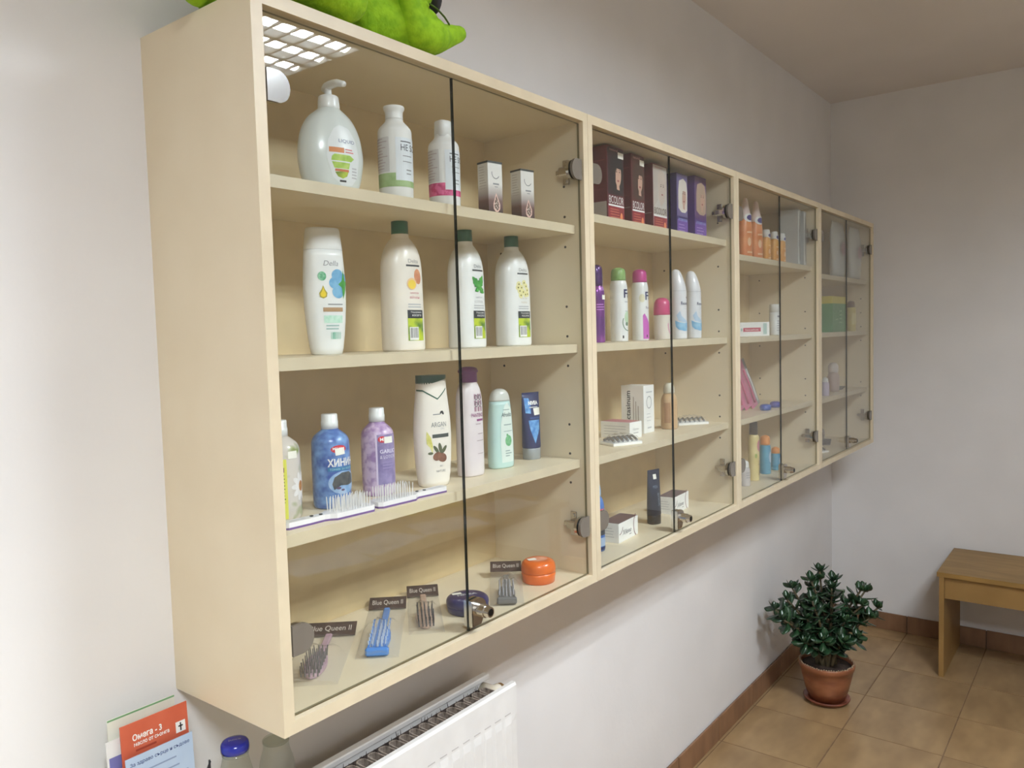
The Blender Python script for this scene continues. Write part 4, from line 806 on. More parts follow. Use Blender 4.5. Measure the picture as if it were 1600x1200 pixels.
def clip_pack(lab, x, y, z, rz, L, w):
    r = thing('hair_clip_pack', lab, 'hair clips', (x, y, z), rz, 'bagged silver hair clips')
    MB().box(-L / 2, L / 2, -w / 2, w / 2, 0, 0.007, c=0.001).build('tray', PAPER, r)
    for k in range(6):
        u = -L / 2 + L * (k + 0.6) / 6.4; MB().tube([(u, -w * 0.36, 0.010), (u + 0.002, 0, 0.018), (u, w * 0.36, 0.010)], 0.0032, 6).build('clip', M('clip_steel', (150, 152, 158), 0.25, metal=1.0), r)
    V = []; F = []; n, m_ = 14, 6
    for i in range(n + 1):
        for j in range(m_ + 1):
            a = PI * j / m_; rr = 1 + 0.18 * math.sin(i * 2.3 + j * 1.7); V.append((-L / 2 + L * i / n, -w * 0.52 * math.cos(a), 0.006 + 0.020 * rr * math.sin(a) * (math.sin(PI * (0.05 + 0.9 * i / n)) ** 0.4)))
    for i in range(n):
        for j in range(m_): F.append((i * (m_ + 1) + j, i * (m_ + 1) + j + 1, (i + 1) * (m_ + 1) + j + 1, (i + 1) * (m_ + 1) + j))
    obj('bag', V, F, BAG, r, True)
clip_pack('bagged silver hair clips at the end of the carton shelf', 1.50, -0.165, Z(1, 2), -38, 0.095, 0.05)
clip_pack('bagged silver hair clips nearest the low carton', 1.055, -0.190, Z(1, 2), -25, 0.085, 0.06)
r = thing('lotion_bottle', 'blue lotion bottle with pale blue cap, beside the lower left hinge', 'bottle', (0.952, -0.175, Z(1, 3)), -40)
s = body('bottle', [(0, 0.019), (0.001, 0.0215), (0.004, 0.0232), (0.105, 0.0232), (0.120, 0.020), (0.128, 0.0155), (0.131, 0.0135)], M('lotion_blue', (56, 104, 186), 0.3, rgb2=(92, 140, 206), scale=40, coat=0.4), r, 28, 1)
body('cap', [(0.130, 0.0140), (0.1302, 0.0155), (0.152, 0.0148), (0.160, 0.011), (0.162, 0.0005)], M('pale_blue_cap', (150, 186, 220), 0.35), r, 24, 1)
decal('logo', s, rect(-0.006, 0.090, 0.018, 0.102), P3('red_logo2', (200, 50, 70)), r); decal('lettering', s, text('No7', 0.006, 0.096, 0.016, 0.008, 0.02), PAPER, r, 0.0007)
decal('picture', s, join(rect(-0.022, 0.040, 0.024, 0.066)), P3('dark_scene', (62, 66, 74)), r); decal('band', s, rect(-0.024, 0.014, 0.026, 0.034), P3('haze_blue', (160, 178, 206)), r); decal('foot_band', s, rect(-0.07, 0.002, 0.07, 0.012), P3('deep_navy', (26, 40, 88)), r)
def silver_box(lab, x, y, rz):
    r, f = carton('medicine_box', lab, x, y, Z(1, 3), 0.110, 0.050, 0.048, rz, PAPER, 'flat white cartons with a purple swirl')
    decal('top_print', f['top'], rect(-0.054, -0.024, 0.054, 0.024), P3('taupe_purple', (112, 92, 96)), r)
    F = f['front']; pl = P3('plum_swirl', (118, 66, 84))
    decal('lettering', F, text('Xilone', -0.010, 0.022, 0.050, 0.012, 0.0, 0, 0.3), P3('slate_ink', (98, 98, 112)), r); decal('swirl', F, join(ring(0.048, 0.028, 0.020, 0.030, 0.003, 110, 250), ring(-0.052, 0.040, 0.020, 0.020, 0.002, 270, 350)), pl, r)
    decal('lettering', F, rect(0.004, 0.010, 0.016, 0.012), GREY, r)
    decal('lettering', f['left'], lines(-0.018, 0.018, 0.036, 4, 0.007, 0.0014, 3), LGREY, r)
silver_box('flat white carton with purple swirl, in front of the dark blue tube', 1.083, -0.165, 4)
silver_box('flat white carton with purple swirl, behind the second cabinet lock', 1.425, -0.145, 4)
r, s = tube('dark navy tube standing on its black cap between two flat cartons', 1.259, -0.17, Z(1, 3), -16, 0.044, 0.145, 0.024, M('ink_blue', (14, 22, 46), 0.35, rgb2=(20, 32, 60), coat=0.1), M('black_cap', (30, 26, 30), 0.35, coat=0.3))
decal('price_sticker', s, rect(-0.006, 0.120, 0.006, 0.133), PRICE, r, 0.0008); decal('lettering', s, join(text('MEN', -0.002, 0.100, 0.016, 0.008), text('SHAVE', 0.006, 0.066, 0.034, 0.007, 0.01, 90)), P3('steel_print', (126, 142, 160)), r)

# ================================================================== third cabinet
ORB = M('orange_bottle', (226, 132, 72), 0.3, rgb2=(236, 156, 98), scale=30, coat=0.4); ORY = M('amber_bottle', (226, 154, 62), 0.3, rgb2=(236, 176, 86), scale=30, coat=0.4); OVAL = P3('oval_blue', (64, 56, 140))
def sun_bottle(lab, x, y, big):
    k = 1.0 if big else 0.62
    r = thing('sun_lotion_bottle', lab, 'bottle', (x, y, Z(2, 0)), -18 if big else -10, 'orange sun lotion bottles')
    wd = 0.025 if big else 0.0185; hb = 0.135 if big else 0.088
    s = body('bottle', [(0, wd * 0.85, wd * 0.6, 2.4), (0.001, wd * 0.96, wd * 0.66, 2.4), (0.004, wd, wd * 0.7, 2.4), (hb * 0.7, wd, wd * 0.7, 2.4), (hb * 0.95, wd * 0.9, wd * 0.66, 2.3), (hb, wd * 0.8, wd * 0.62, 2.2)], ORB if big else ORY, r, 26, 1)
    if big: body('cap', [(hb + 0.0003, wd * 0.8, wd * 0.62, 2.2), (hb + 0.012, wd * 0.85, wd * 0.66, 2.2), (0.160, wd * 0.62, wd * 0.55), (0.176, wd * 0.46, wd * 0.42), (0.196, wd * 0.36, wd * 0.34), (0.204, wd * 0.22, wd * 0.2), (0.205, 0.0005, 0.0005)], M('pink_white_cap', (226, 206, 204), 0.35), r, 24, 1)
    else: body('cap', [(hb + 0.0003, wd * 0.8, wd * 0.6, 2.2), (0.112, wd * 0.74, wd * 0.56, 2.2), (0.1145, wd * 0.6, wd * 0.45, 2.2), (0.1145, 0.0005, 0.0005, 2)], WH, r, 24, 0)
    t = 0.139 if big else 0.094
    s2 = Surf(norm_secs([(t - 0.03, wd * 0.86, wd * 0.68), (t + 0.03, wd * 0.80, wd * 0.62)]))
    decal('collar', s2, ell(0.0, t, 0.020 * k, 0.014 * k), WH, r, 0.0008); decal('emblem', s2, ell(0.003 * k, t, 0.014 * k, 0.009 * k), OVAL, r, 0.0012)
    decal('label', s, join(ell(-0.002, hb * 0.45, 0.008 * k, 0.014 * k), rect(-0.012 * k, hb * 0.66, 0.014 * k, hb * 0.70), rect(-0.012 * k, hb * 0.18, 0.014 * k, hb * 0.22)), P3('peach_label', (240, 202, 166)), r)
sun_bottle('large orange lotion bottle with pointed cap, next to the cabinet side', 1.932, -0.17, True)
sun_bottle('large orange lotion bottle with pointed cap, beside the small amber bottles', 2.028, -0.17, True)
sun_bottle('small amber lotion bottle with white cap, beside the large orange bottles', 2.092, -0.182, False)
sun_bottle('small amber lotion bottle with white cap, middle of three', 2.171, -0.182, False)
sun_bottle('small amber lotion bottle with white cap, beside the silver cartons', 2.250, -0.182, False)
def silver_carton(lab, x, rz):
    r, f = carton('face_cream_box', lab, x, -0.205, Z(2, 0), 0.040, 0.062, 0.196, rz, M('carton_silver', (186, 190, 190), 0.4, rgb2=(176, 180, 182)), 'tall silver grey cartons')
    F = f['front']; decal('panel', F, rect(-0.018, 0.004, 0.004, 0.19), P3('white_band', (220, 224, 224)), r); decal('swoosh', F, poly([(0.004, 0.010), (0.014, 0.02), (0.010, 0.09), (0.016, 0.17), (0.006, 0.188), (0.000, 0.12)]), P3('brown_grey', (120, 112, 108)), r)
    decal('lettering', F, text('DERMA', -0.008, 0.10, 0.06, 0.007, 0.0, 90), GREY, r, 0.0006)
silver_carton('tall silver grey carton next to the small amber bottles', 2.272, 4)
silver_carton('tall silver grey carton nearest the third cabinet hinge', 2.338, 4)
r, f = carton('toothpaste_box', 'small white carton with crimson strip, alone with a white bottle', 1.950, -0.185, Z(2, 1), 0.098, 0.040, 0.046, -52, PAPER)
decal('stripe', f['front'], rect(-0.038, 0.015, 0.020, 0.028), P3('crimson_strip', (186, 60, 88)), r); decal('lettering', f['front'], text('lacalut', -0.009, 0.0215, 0.044, 0.006), PAPER, r, 0.0007); decal('mark', f['front'], join(rect(0.028, 0.006, 0.040, 0.042), ell(-0.043, 0.022, 0.003, 0.005)), P3('mint_grey2', (170, 196, 190)), r)
r = thing('lotion_bottle', 'small plain white bottle beside the crimson-striped carton', 'bottle', (2.148, -0.19, Z(2, 1)), -20)
s = body('bottle', [(0, 0.016), (0.001, 0.018), (0.004, 0.019), (0.080, 0.019), (0.0805, 0.0178)], WH, r, 24, 0)
body('cap', [(0.081, 0.0178), (0.0812, 0.0188), (0.104, 0.018), (0.108, 0.0165), (0.109, 0.0005)], WHM, r, 24, 0)
decal('lettering', s, join(rect(-0.008, 0.062, 0.010, 0.068), lines(-0.010, 0.010, 0.05, 5, 0.008, 0.002, 3)), P3('mauve_grey', (150, 146, 160)), r)
def brush_blister(lab, x, y, lean, pink):
    r = thing('toothbrush_pack', lab, 'toothbrush', (x, y, Z(2, 2)), 0, 'toothbrush blister packs leaning on the shelf')
    rt = Matrix.Rotation(math.radians(lean), 4, 'Y') @ Matrix.Rotation(math.radians(-14), 4, 'X')
    card = M('pack_card_pink', (196, 96, 136), 0.45, rgb2=(216, 132, 160), scale=25) if pink else M('pack_card_grey', (150, 150, 150), 0.45)
    b = MB(); b.box(-0.026, 0.026, -0.0008, 0.0008, 0.014, 0.185, mat=Matrix.Translation((0, 0.02, -0.008)) @ rt); b.build('backing_card', card, r)
    b = MB(); mt = Matrix.Translation((0, 0.02, -0.008)) @ rt
    V = []; F = []
    for i in range(13):
        t = i / 12
        for j in range(7):
            a = PI * j / 6; V.append(mt @ Vector((-0.016 * math.cos(a), -0.001 - 0.014 * math.sin(a) * math.sin(PI * (0.06 + 0.88 * t)) ** 0.5, 0.022 + 0.14 * t)))
    for i in range(12):
        for j in range(6): F.append((i * 7 + j, i * 7 + j + 1, (i + 1) * 7 + j + 1, (i + 1) * 7 + j))
    obj('blister', V, F, BAG, r, True)
    b = MB(); b.tube([mt @ Vector((0, -0.007, 0.03)), mt @ Vector((0.002, -0.008, 0.09)), mt @ Vector((0, -0.007, 0.15))], [0.004, 0.003, 0.0035], 8); b.build('brush_handle', M('handle_pink', (206, 84, 128), 0.35) if pink else WH, r, True)
brush_blister('leaning pink toothbrush pack closest to the cabinet side', 1.925, -0.18, -16, True)
brush_blister('leaning pink toothbrush pack, second from the cabinet side', 1.985, -0.18, -16, True)
brush_blister('leaning pink toothbrush pack, third from the cabinet side', 2.045, -0.18, -16, True)
brush_blister('leaning grey toothbrush pack behind the blue soap dishes', 2.105, -0.165, -16, False)
def dish(lab, x, y, m):
    r = thing('soap_dish', lab, 'soap dish', (x, y, Z(2, 2)), 0, 'small blue oval boxes')
    body('base', [(0, 0.018, 0.013), (0.001, 0.021, 0.016), (0.008, 0.0235, 0.018), (0.0105, 0.0235, 0.018)], m, r, 28, 0)
    body('lid', [(0.011, 0.0232, 0.0178), (0.0112, 0.024, 0.0184), (0.017, 0.022, 0.0165), (0.0205, 0.014, 0.0105), (0.021, 0.0008, 0.0008)], m, r, 28, 1)
dish('blue oval lidded box nearer the shelf front', 1.985, -0.213, M('dish_blue', (58, 92, 176), 0.3, coat=0.4)); dish('violet blue oval lidded box farther along the shelf', 2.095, -0.208, M('dish_indigo', (78, 82, 164), 0.3, coat=0.4))
def plain_bottle(lab, x, y, rb, hb, h, bm, cm, u, s_, name='lotion_bottle', round_cap=True, rc=0.8):
    r = thing(name, lab, 'bottle', (x, y, Z(u, s_)), -20)
    s = body('bottle', [(0, rb * 0.9), (0.001, rb * 0.97), (0.004, rb), (hb - 0.014, rb), (hb - 0.004, rb * 0.92), (hb, rb * rc)], bm, r, 26, 1)
    cap = [(hb + 0.0003, rb * rc * 0.95), (hb + 0.0006, rb * rc), (h - 0.012, rb * rc * 0.96), (h - 0.004, rb * rc * 0.8), (h, 0.0006)] if round_cap else [(hb + 0.0003, rb * rc * 0.95), (hb + 0.0006, rb * rc), (h - 0.001, rb * rc * 0.9), (h, 0.0006)]
    body('cap', cap, cm, r, 24, 1 if round_cap else 0); return r, s
r, s = plain_bottle('tall cream bottle with dark grey cap in the third cabinet', 1.975, -0.175, 0.0185, 0.155, 0.2, M('cream_bottle', (222, 204, 140), 0.35, rgb2=(230, 214, 158), coat=0.3), M('dark_grey_cap', (88, 78, 78), 0.4), 2, 3, round_cap=False, rc=0.75)
decal('picture', s, ell(0.006, 0.118, 0.010, 0.020), P3('pink_picture', (196, 124, 138)), r); decal('lettering', s, text('body', 0.006, 0.045, 0.05, 0.009, 0.01, 90), P3('brown_ink', (120, 96, 60)), r); decal('label', s, join(ell(-0.008, 0.085, 0.004, 0.008)), P3('green_dab', (160, 180, 90)), r)
blu = M('cyan_bottle', (70, 150, 186), 0.35, rgb2=(96, 170, 200), scale=30, coat=0.3); oc = M('apricot_cap', (224, 146, 76), 0.35)
r, s = plain_bottle('cyan bottle with apricot cap, taller of the two', 2.113, -0.165, 0.019, 0.102, 0.137, blu, oc, 2, 3, rc=0.9); decal('label', s, ell(0.006, 0.06, 0.010, 0.02), P3('wave_pale', (178, 202, 226)), r)
r, s = plain_bottle('cyan bottle with apricot cap, shorter of the two', 2.204, -0.17, 0.0165, 0.060, 0.084, blu, oc, 2, 3, rc=0.9); decal('label', s, ell(0.006, 0.035, 0.008, 0.012), P3('wave_pale', (178, 202, 226)), r)
r, s = plain_bottle('small pale grey bottle at the corner beside the tall cream bottle', 1.868, -0.185, 0.017, 0.060, 0.084, M('pale_grey_bottle', (196, 190, 190), 0.4), WHM, 2, 3, rc=0.8); decal('lettering', s, lines(-0.010, 0.010, 0.045, 3, 0.008, 0.002, 3), GREY, r)

# ================================================================== last cabinet
BAG2 = clear('cloudy_bag', (250, 250, 250), haze=0.5, rough=0.2, hz=(226, 230, 228), r0=0.03, bump=0.8, bscale=40, r1=0.4)
def cloud_pack(lab, x, w):
    r = thing('cotton_pack', lab, 'bag', (x, -0.221, Z(3, 0)), 0, 'cloudy bags of cotton')
    V = []; F = []; n = 24; S = chaikin([(0, 0.36, 0.014), (0.004, 0.46, 0.020), (0.07, 0.5, 0.0225), (0.17, 0.5, 0.020), (0.205, 0.48, 0.010), (0.218, 0.47, 0.004), (0.225, 0.47, 0.003)], 1)
    for i, (z, a, b) in enumerate(S):
        for k in range(n):
            f = 2 * PI * k / n; q = 1 + 0.05 * math.sin(3 * f + i); V.append((a * w * math.sin(f) * q, -b * math.cos(f) * q, z))
    for i in range(len(S) - 1):
        for k in range(n): F.append((i * n + k, i * n + (k + 1) % n, (i + 1) * n + (k + 1) % n, (i + 1) * n + k))
    F.append(tuple(range(n))[::-1]); obj('bag', V, F, BAG2, r, True)
    m = bmesh.new(); bmesh.ops.create_icosphere(m, subdivisions=3, radius=1)
    for v in m.verts: v.co = Vector((v.co.x * w * 0.42, v.co.y * 0.015, 0.100 + v.co.z * 0.088)) * (1 + 0.02 * math.sin(40 * v.co.x + 30 * v.co.z))
    me = bpy.data.meshes.new('cotton'); m.to_mesh(me); m.free(); me.materials.append(M('cotton', (214, 212, 210), 0.9, bump=0.6, bscale=50)); o = bpy.data.objects.new('cotton', me); COL.objects.link(o); o.parent = r
    for p in me.polygons: p.use_smooth = True
    decal('label', Flat((0, -0.025, 0.115), (1, 0, 0), (0, 0, 1)), ell(0, 0, w * 0.2, 0.028), P3('mauve_label', (160, 132, 142)), r)
cloud_pack('cloudy plastic bag of cotton nearer the cabinet divider', 2.815, 0.18); cloud_pack('cloudy plastic bag of cotton nearer the far wall', 3.070, 0.17)
r, f = carton('tea_box', 'green box with yellow top edge in the last cabinet', 2.855, -0.19, Z(3, 1), 0.20, 0.055, 0.118, 0, M('box_green', (70, 140, 86), 0.45, rgb2=(84, 152, 98), scale=20))
MB().box(-0.1003, 0.1003, -0.0278, 0.0278, 0.118, 0.148, c=0.001).build('lid', M('box_yellow', (202, 190, 80), 0.45), r); decal('lettering', f['front'], join(lines(0.0, 0.05, 0.09, 4, 0.016, 0.005, 3), rect(-0.06, 0.05, -0.02, 0.055)), P3('pale_green_print', (150, 190, 150)), r)
r, s = plain_bottle('small mustard bottle with brown cap beside the green box', 3.085, -0.205, 0.020, 0.105, 0.135, M('mustard_bottle', (196, 178, 96), 0.4, rgb2=(206, 190, 116)), M('brown_cap', (104, 76, 60), 0.4), 3, 1); decal('label', s, rect(-0.016, 0.03, 0.018, 0.08), P3('straw_label', (216, 204, 150)), r)
r = thing('baby_bottle', 'pinkish frosted bottle with pale round cap in the last cabinet', 'bottle', (2.898, -0.18, Z(3, 2)), 0)
body('bottle', [(0, 0.022), (0.001, 0.024), (0.06, 0.025), (0.075, 0.020), (0.08, 0.017)], M('blush_plastic', (190, 166, 158), 0.4, rgb2=(198, 176, 168)), r, 24, 1); body('cap', [(0.0803, 0.017), (0.081, 0.020), (0.095, 0.022), (0.112, 0.020), (0.122, 0.011), (0.1235, 0.0006)], M('pale_dome', (214, 206, 204), 0.4), r, 24, 1)
r, s = plain_bottle('tiny lilac bottle right behind the divider of the last cabinet', 2.66, -0.215, 0.015, 0.055, 0.075, M('tiny_lilac', (188, 176, 200), 0.4), WHM, 3, 2)
for lab, x, y, rz, m in (('flat grey comb lying on the last cabinet shelf by the far side', 3.06, -0.16, 10, P3('comb_grey', (96, 92, 88))), ('dark flat comb lying at the bottom of the last cabinet', 2.97, -0.13, 14, P3('comb_dark', (84, 78, 76)))):
    z = Z(3, 2) if 'shelf' in lab else Z(3, 3)
    r = thing('comb', lab, 'comb', (x, y, z), rz); MB().box(-0.09, 0.09, 0.006, 0.018, 0, 0.006, c=0.001).build('spine', m, r); b = MB()
    for k in range(30): b.box(-0.086 + 0.006 * k, -0.083 + 0.006 * k, -0.018, 0.007, 0.001, 0.005)
    b.build('teeth', m, r)['kind'] = 'stuff'
clip_pack2 = None
for lab, x, y, rz in (('bagged clear accessory lying at the bottom of the last cabinet', 2.66, -0.17, -20),):
    clip_pack(lab, x, y, Z(3, 3), rz, 0.11, 0.06)
# ================================================================== plush toy on the first cabinet
def fused(name, parts, mat, parent, voxel=0.005, smooth=4):
    """one continuous soft body from blended ellipsoids and capsules"""
    bm = bmesh.new()
    for p in parts:
        if len(p) == 2:
            c, rr = p; g = bmesh.ops.create_icosphere(bm, subdivisions=3, radius=1)['verts']
            for v in g: v.co = Vector((c[0] + v.co.x * rr[0], c[1] + v.co.y * rr[1], c[2] + v.co.z * rr[2]))
        else:
            a, b, r0 = p; a = Vector(a); b = Vector(b); n = 7
            for i in range(n):
                c = a.lerp(b, i / (n - 1)); rr = r0[0] + (r0[1] - r0[0]) * i / (n - 1)
                for v in bmesh.ops.create_icosphere(bm, subdivisions=3, radius=rr)['verts']: v.co += c
    me = bpy.data.meshes.new(name); bm.to_mesh(me); bm.free()
    o = bpy.data.objects.new(name, me); COL.objects.link(o)
    m = o.modifiers.new('r', 'REMESH'); m.mode = 'VOXEL'; m.voxel_size = voxel
    m2 = o.modifiers.new('s', 'SMOOTH'); m2.iterations = smooth; m2.factor = 0.5
    dg = bpy.context.evaluated_depsgraph_get(); me2 = bpy.data.meshes.new_from_object(o.evaluated_get(dg))
    bpy.data.objects.remove(o); me2.name = name; me2.materials.clear(); me2.materials.append(mat)
    for p in me2.polygons: p.use_smooth = True
    o = bpy.data.objects.new(name, me2); COL.objects.link(o); o.parent = parent; return o
r = thing('plush_toy', 'lime green plush toy lying on top of the first cabinet', 'plush toy', (0.2, -0.2, FZ + H), 0)
FUR = M('lime_plush', (122, 168, 8), 0.85, rgb2=(150, 196, 24), scale=60, bump=0.8, bscale=160)
fused('body', [((0.04, 0.02, 0.085), (0.075, 0.08, 0.084)), ((0.03, 0.02, 0.23), (0.08, 0.07, 0.07)), ((-0.20, -0.045, 0.085), (-0.035, -0.062, 0.036), (0.046, 0.034)),
               ((-0.035, -0.064, 0.038), (0.030, 0.030, 0.038)), ((0.0, 0.03, 0.06), (-0.12, -0.03, 0.07), (0.06, 0.045)),
               ((0.05, -0.01, 0.05), (0.125, -0.055, 0.040), (0.05, 0.036)), 
               ((-0.08, 0.08, 0.05), (-0.225, 0.035, 0.020), (0.045, 0.018)),
               ((-0.01, -0.01, 0.315), (0.026, 0.026, 0.026)), ((0.07, -0.01, 0.315), (0.026, 0.026, 0.026)), ((0.13, -0.03, 0.16), (0.06, -0.04, 0.15), (0.03, 0.035)), ((-0.07, -0.03, 0.16), (0.0, -0.03, 0.15), (0.03, 0.035))], FUR, r)
fused('paw', [((0.128, -0.064, 0.031), (0.048, 0.034, 0.031)), ((0.150, -0.066, 0.030), (0.206, -0.068, 0.052), (0.024, 0.0135)), ((0.098, -0.070, 0.036), (0.074, -0.078, 0.078), (0.022, 0.0135)), ((0.112, -0.076, 0.04), (0.104, -0.086, 0.062), (0.014, 0.009))], FUR, r, 0.004, 3)
blob_parts = fused('belly', [((0.118, -0.046, 0.108), (0.042, 0.036, 0.044))], FUR, r, 0.005, 2)
DKP = M('black_felt', (34, 30, 34), 0.8)
def blob(name, c, rr, m, parent, rot=None):
    bm = bmesh.new(); bmesh.ops.create_icosphere(bm, subdivisions=3, radius=1); R_ = rot.to_matrix() if rot else Matrix.Identity(3)
    for v in bm.verts: v.co = Vector(c) + R_ @ Vector((v.co.x * rr[0], v.co.y * rr[1], v.co.z * rr[2]))
    me = bpy.data.meshes.new(name); bm.to_mesh(me); bm.free(); me.materials.append(m)
    for p in me.polygons: p.use_smooth = True
    o = bpy.data.objects.new(name, me); COL.objects.link(o); o.parent = parent; return o
blob('black_patch', (0.152, -0.062, 0.096), (0.011, 0.018, 0.028), DKP, r); blob('claw', (-0.040, -0.092, 0.071), (0.004, 0.006, 0.011), DKP, r)
for x in (-0.01, 0.07): blob('eye', (x, -0.034, 0.318), (0.013, 0.006, 0.013), DKP, r)
b = MB(); b.tube([(0.105, -0.098, 0.062), (0.120, -0.100, 0.058), (0.138, -0.098, 0.052), (0.158, -0.090, 0.048)], 0.0016, 5); b.build('seam', M('seam_green', (60, 82, 12), 0.9), r)

# ================================================================== radiator under the first cabinet
r = thing('radiator', 'white panel radiator with open dusty top below the first cabinet', 'radiator', (0, 0, 0.16), 0)
RW = M('radiator_enamel', (226, 225, 223), 0.35, coat=0.2, rgb2=(232, 231, 229)); DUST = M('dusty_metal', (120, 108, 98), 0.9, rgb2=(172, 160, 148), scale=90, bump=0.8, bscale=120)
X0, X1, ZT = 0.155, 0.690, 0.597
b = MB(); b.box(X0, X1, -0.052, -0.040, 0, ZT - 0.012); b.box(X0, X1, -0.056, -0.038, ZT - 0.012, ZT, c=0.002); b.build('back_panel', RW, r)
b = MB(); n = 15; V = []; F = []; step = (X1 - X0 - 0.03) / n                                # front panel pressed into shallow vertical channels
prof = [(X0, -0.128)]
for k in range(n):
    u = X0 + 0.015 + step * k; prof += [(u + step * 0.12, -0.130), (u + step * 0.2, -0.1318), (u + step * 0.8, -0.1318), (u + step * 0.88, -0.130)]
prof.append((X1, -0.128))
zz = [0.0, ZT - 0.082, ZT - 0.066]
for z in zz:
    for j, (u, y) in enumerate(prof): V.append((u, y if z < ZT - 0.07 else -0.1295, z))
m_ = len(prof)
for i in range(len(zz) - 1):
    for j in range(m_ - 1): F.append((i * m_ + j, i * m_ + j + 1, (i + 1) * m_ + j + 1, (i + 1) * m_ + j))
q = len(V); V += [(X0, -0.118, 0), (X1, -0.118, 0), (X0, -0.118, ZT), (X1, -0.118, ZT), (X0, -0.130, ZT - 0.006), (X1, -0.130, ZT - 0.006), (X0, -0.127, ZT), (X1, -0.127, ZT)]
tl, tr_ = 2 * m_, 3 * m_ - 1
F += [tuple(range(tl, tr_ + 1)) + (q + 5, q + 4), (q + 4, q + 5, q + 7, q + 6), (q + 6, q + 7, q + 3, q + 2), (q + 1, q, q + 2, q + 3), (0, m_, tl, q + 4, q + 6, q + 2, q), (m_ - 1, q + 1, q + 3, q + 7, q + 5, tr_, 2 * m_ - 1)]
obj('front_panel', V, F, RW, r)
for k in range(n):                                                                          # pressed dashes along the upper edge
    u = X0 + 0.015 + step * k; MB().box(u + step * 0.22, u + step * 0.78, -0.1302, -0.1290, ZT - 0.0612, ZT - 0.0588).build('pressed_slot', M('slot_shade', (190, 187, 185), 0.5), r)
nf = 18; fin = None
for k in range(nf):                                                                         # U-shaped convector fins between the panels
    u = X0 + 0.030 + (X1 - X0 - 0.085) * k / (nf - 1)
    if fin is None:
        b = MB(); b.box(-0.0107, -0.0087, -0.118, -0.088, 0.03, ZT - 0.008); b.box(0.0087, 0.0107, -0.118, -0.088, 0.03, ZT - 0.008)
        pts = [(0.0089 * math.cos(a), -0.088 + 0.010 * math.sin(a)) for a in [PI * j / 6 for j in range(7)]]
        for (xa, ya), (xb, yb) in zip(pts, pts[1:]):
            b.add([(xa, ya, 0.03), (xb, yb, 0.03), (xb * 1.2, yb + 0.002, 0.03), (xa * 1.2, ya + 0.002, 0.03), (xa, ya, ZT - 0.008), (xb, yb, ZT - 0.008), (xb * 1.2, yb + 0.002, ZT - 0.008), (xa * 1.2, ya + 0.002, ZT - 0.008)], [(0, 1, 5, 4), (2, 3, 7, 6), (4, 5, 6, 7), (0, 3, 2, 1)])
        fin = b.build('convector_fin', DUST, r); fin.location = (u, 0, 0)
    else:
        o = bpy.data.objects.new('convector_fin', fin.data); COL.objects.link(o); o.parent = r; o.location = (u, 0, 0)
DARKD = M('dark_dust', (46, 36, 34), 0.95, rgb2=(70, 58, 52), scale=80)
MB().box(X0 + 0.02, X1 - 0.04, -0.076, -0.054, 0.03, ZT - 0.022).build('dust_layer', DARKD, r)
b = MB(); rr = random.Random(5)
for k in range(90):
    u = rr.uniform(X0 + 0.02, X1 - 0.045); y = rr.uniform(-0.074, -0.058); b.tube([(u, y, ZT - 0.024), (u + rr.uniform(-.003, .003), y + rr.uniform(-.002, .002), ZT - rr.uniform(0.006, 0.02))], [0.0014, 0.0004], 4)
b.build('dust_fluff', DARKD, r)['kind'] = 'stuff'
b = MB(); b.tube([(X1 - 0.022, -0.054, ZT - 0.028), (X1 - 0.022, -0.117, ZT - 0.028)], 0.0155, 16); b.tube([(X1 - 0.022, -0.085, ZT - 0.028), (X1 - 0.006, -0.085, ZT - 0.028)], 0.0155, 16); b.build('connecting_pipe', M('pipe_cream', (216, 206, 186), 0.4, rgb2=(226, 220, 206), scale=50), r, True)
b = MB(); b.tube([(X1 - 0.006, -0.085, ZT - 0.028), (X1 + 0.004, -0.085, ZT - 0.028)], 0.0135, 12); b.build('end_plug', M('plug_brass', (150, 120, 80), 0.4, metal=0.6), r)
for u in (X0 + 0.1, X1 - 0.1):
    MB().box(u - 0.012, u + 0.012, -0.040, -0.0005, 0.10, ZT - 0.06).build('wall_bracket', RW, r)

# ================================================================== desk edge with brochures and jars, below the cabinet row's near end
DT = 0.745
r = thing('desk', 'pale laminate desk below the brochure rack', 'desk', (-0.55, -0.27, 0), 0)
DW = M('desk_laminate', (206, 186, 152), 0.45, rgb2=(214, 196, 164), scale=6, stretch=(1, 6, 1))
MB().box(-0.6, 0.695, -0.25, 0.255, DT - 0.022, DT, c=0.001).build('desk_top', DW, r)
for x in (-0.585, 0.672): MB().box(x, x + 0.02, -0.24, 0.25, 0, DT - 0.022).build('side_panel', DW, r)
MB().box(-0.565, 0.672, 0.22, 0.238, 0.25, DT - 0.022).build('back_board', DW, r)
r = thing('brochure_rack', 'wire brochure rack holding leaflets on the desk', 'rack', (-0.065, -0.05, DT), 0)
WIRE = M('rack_wire', (70, 72, 78), 0.4, metal=0.7); b = MB()
for y, zt in ((-0.040, 0.075), (0.024, 0.11)):
    b.tube([(-0.072, y, 0.002), (-0.072, y, zt), (0.072, y, zt), (0.072, y, 0.002)], 0.0016, 6)
for x in (-0.072, 0.072): b.tube([(x, 0.026, 0.002), (x, -0.044, 0.002)], 0.0016, 6)
b.tube([(-0.072, -0.040, 0.002), (0.072, -0.040, 0.002)], 0.0016, 6); b.tube([(-0.072, 0.0, 0.002), (0.072, 0.0, 0.002)], 0.0016, 6)
b.tube([(0.072, -0.022, 0.002), (0.072, -0.022, 0.132), (0.066, -0.034, 0.136), (0.058, -0.040, 0.130)], 0.0016, 6)
b.build('wire_frame', WIRE, r)
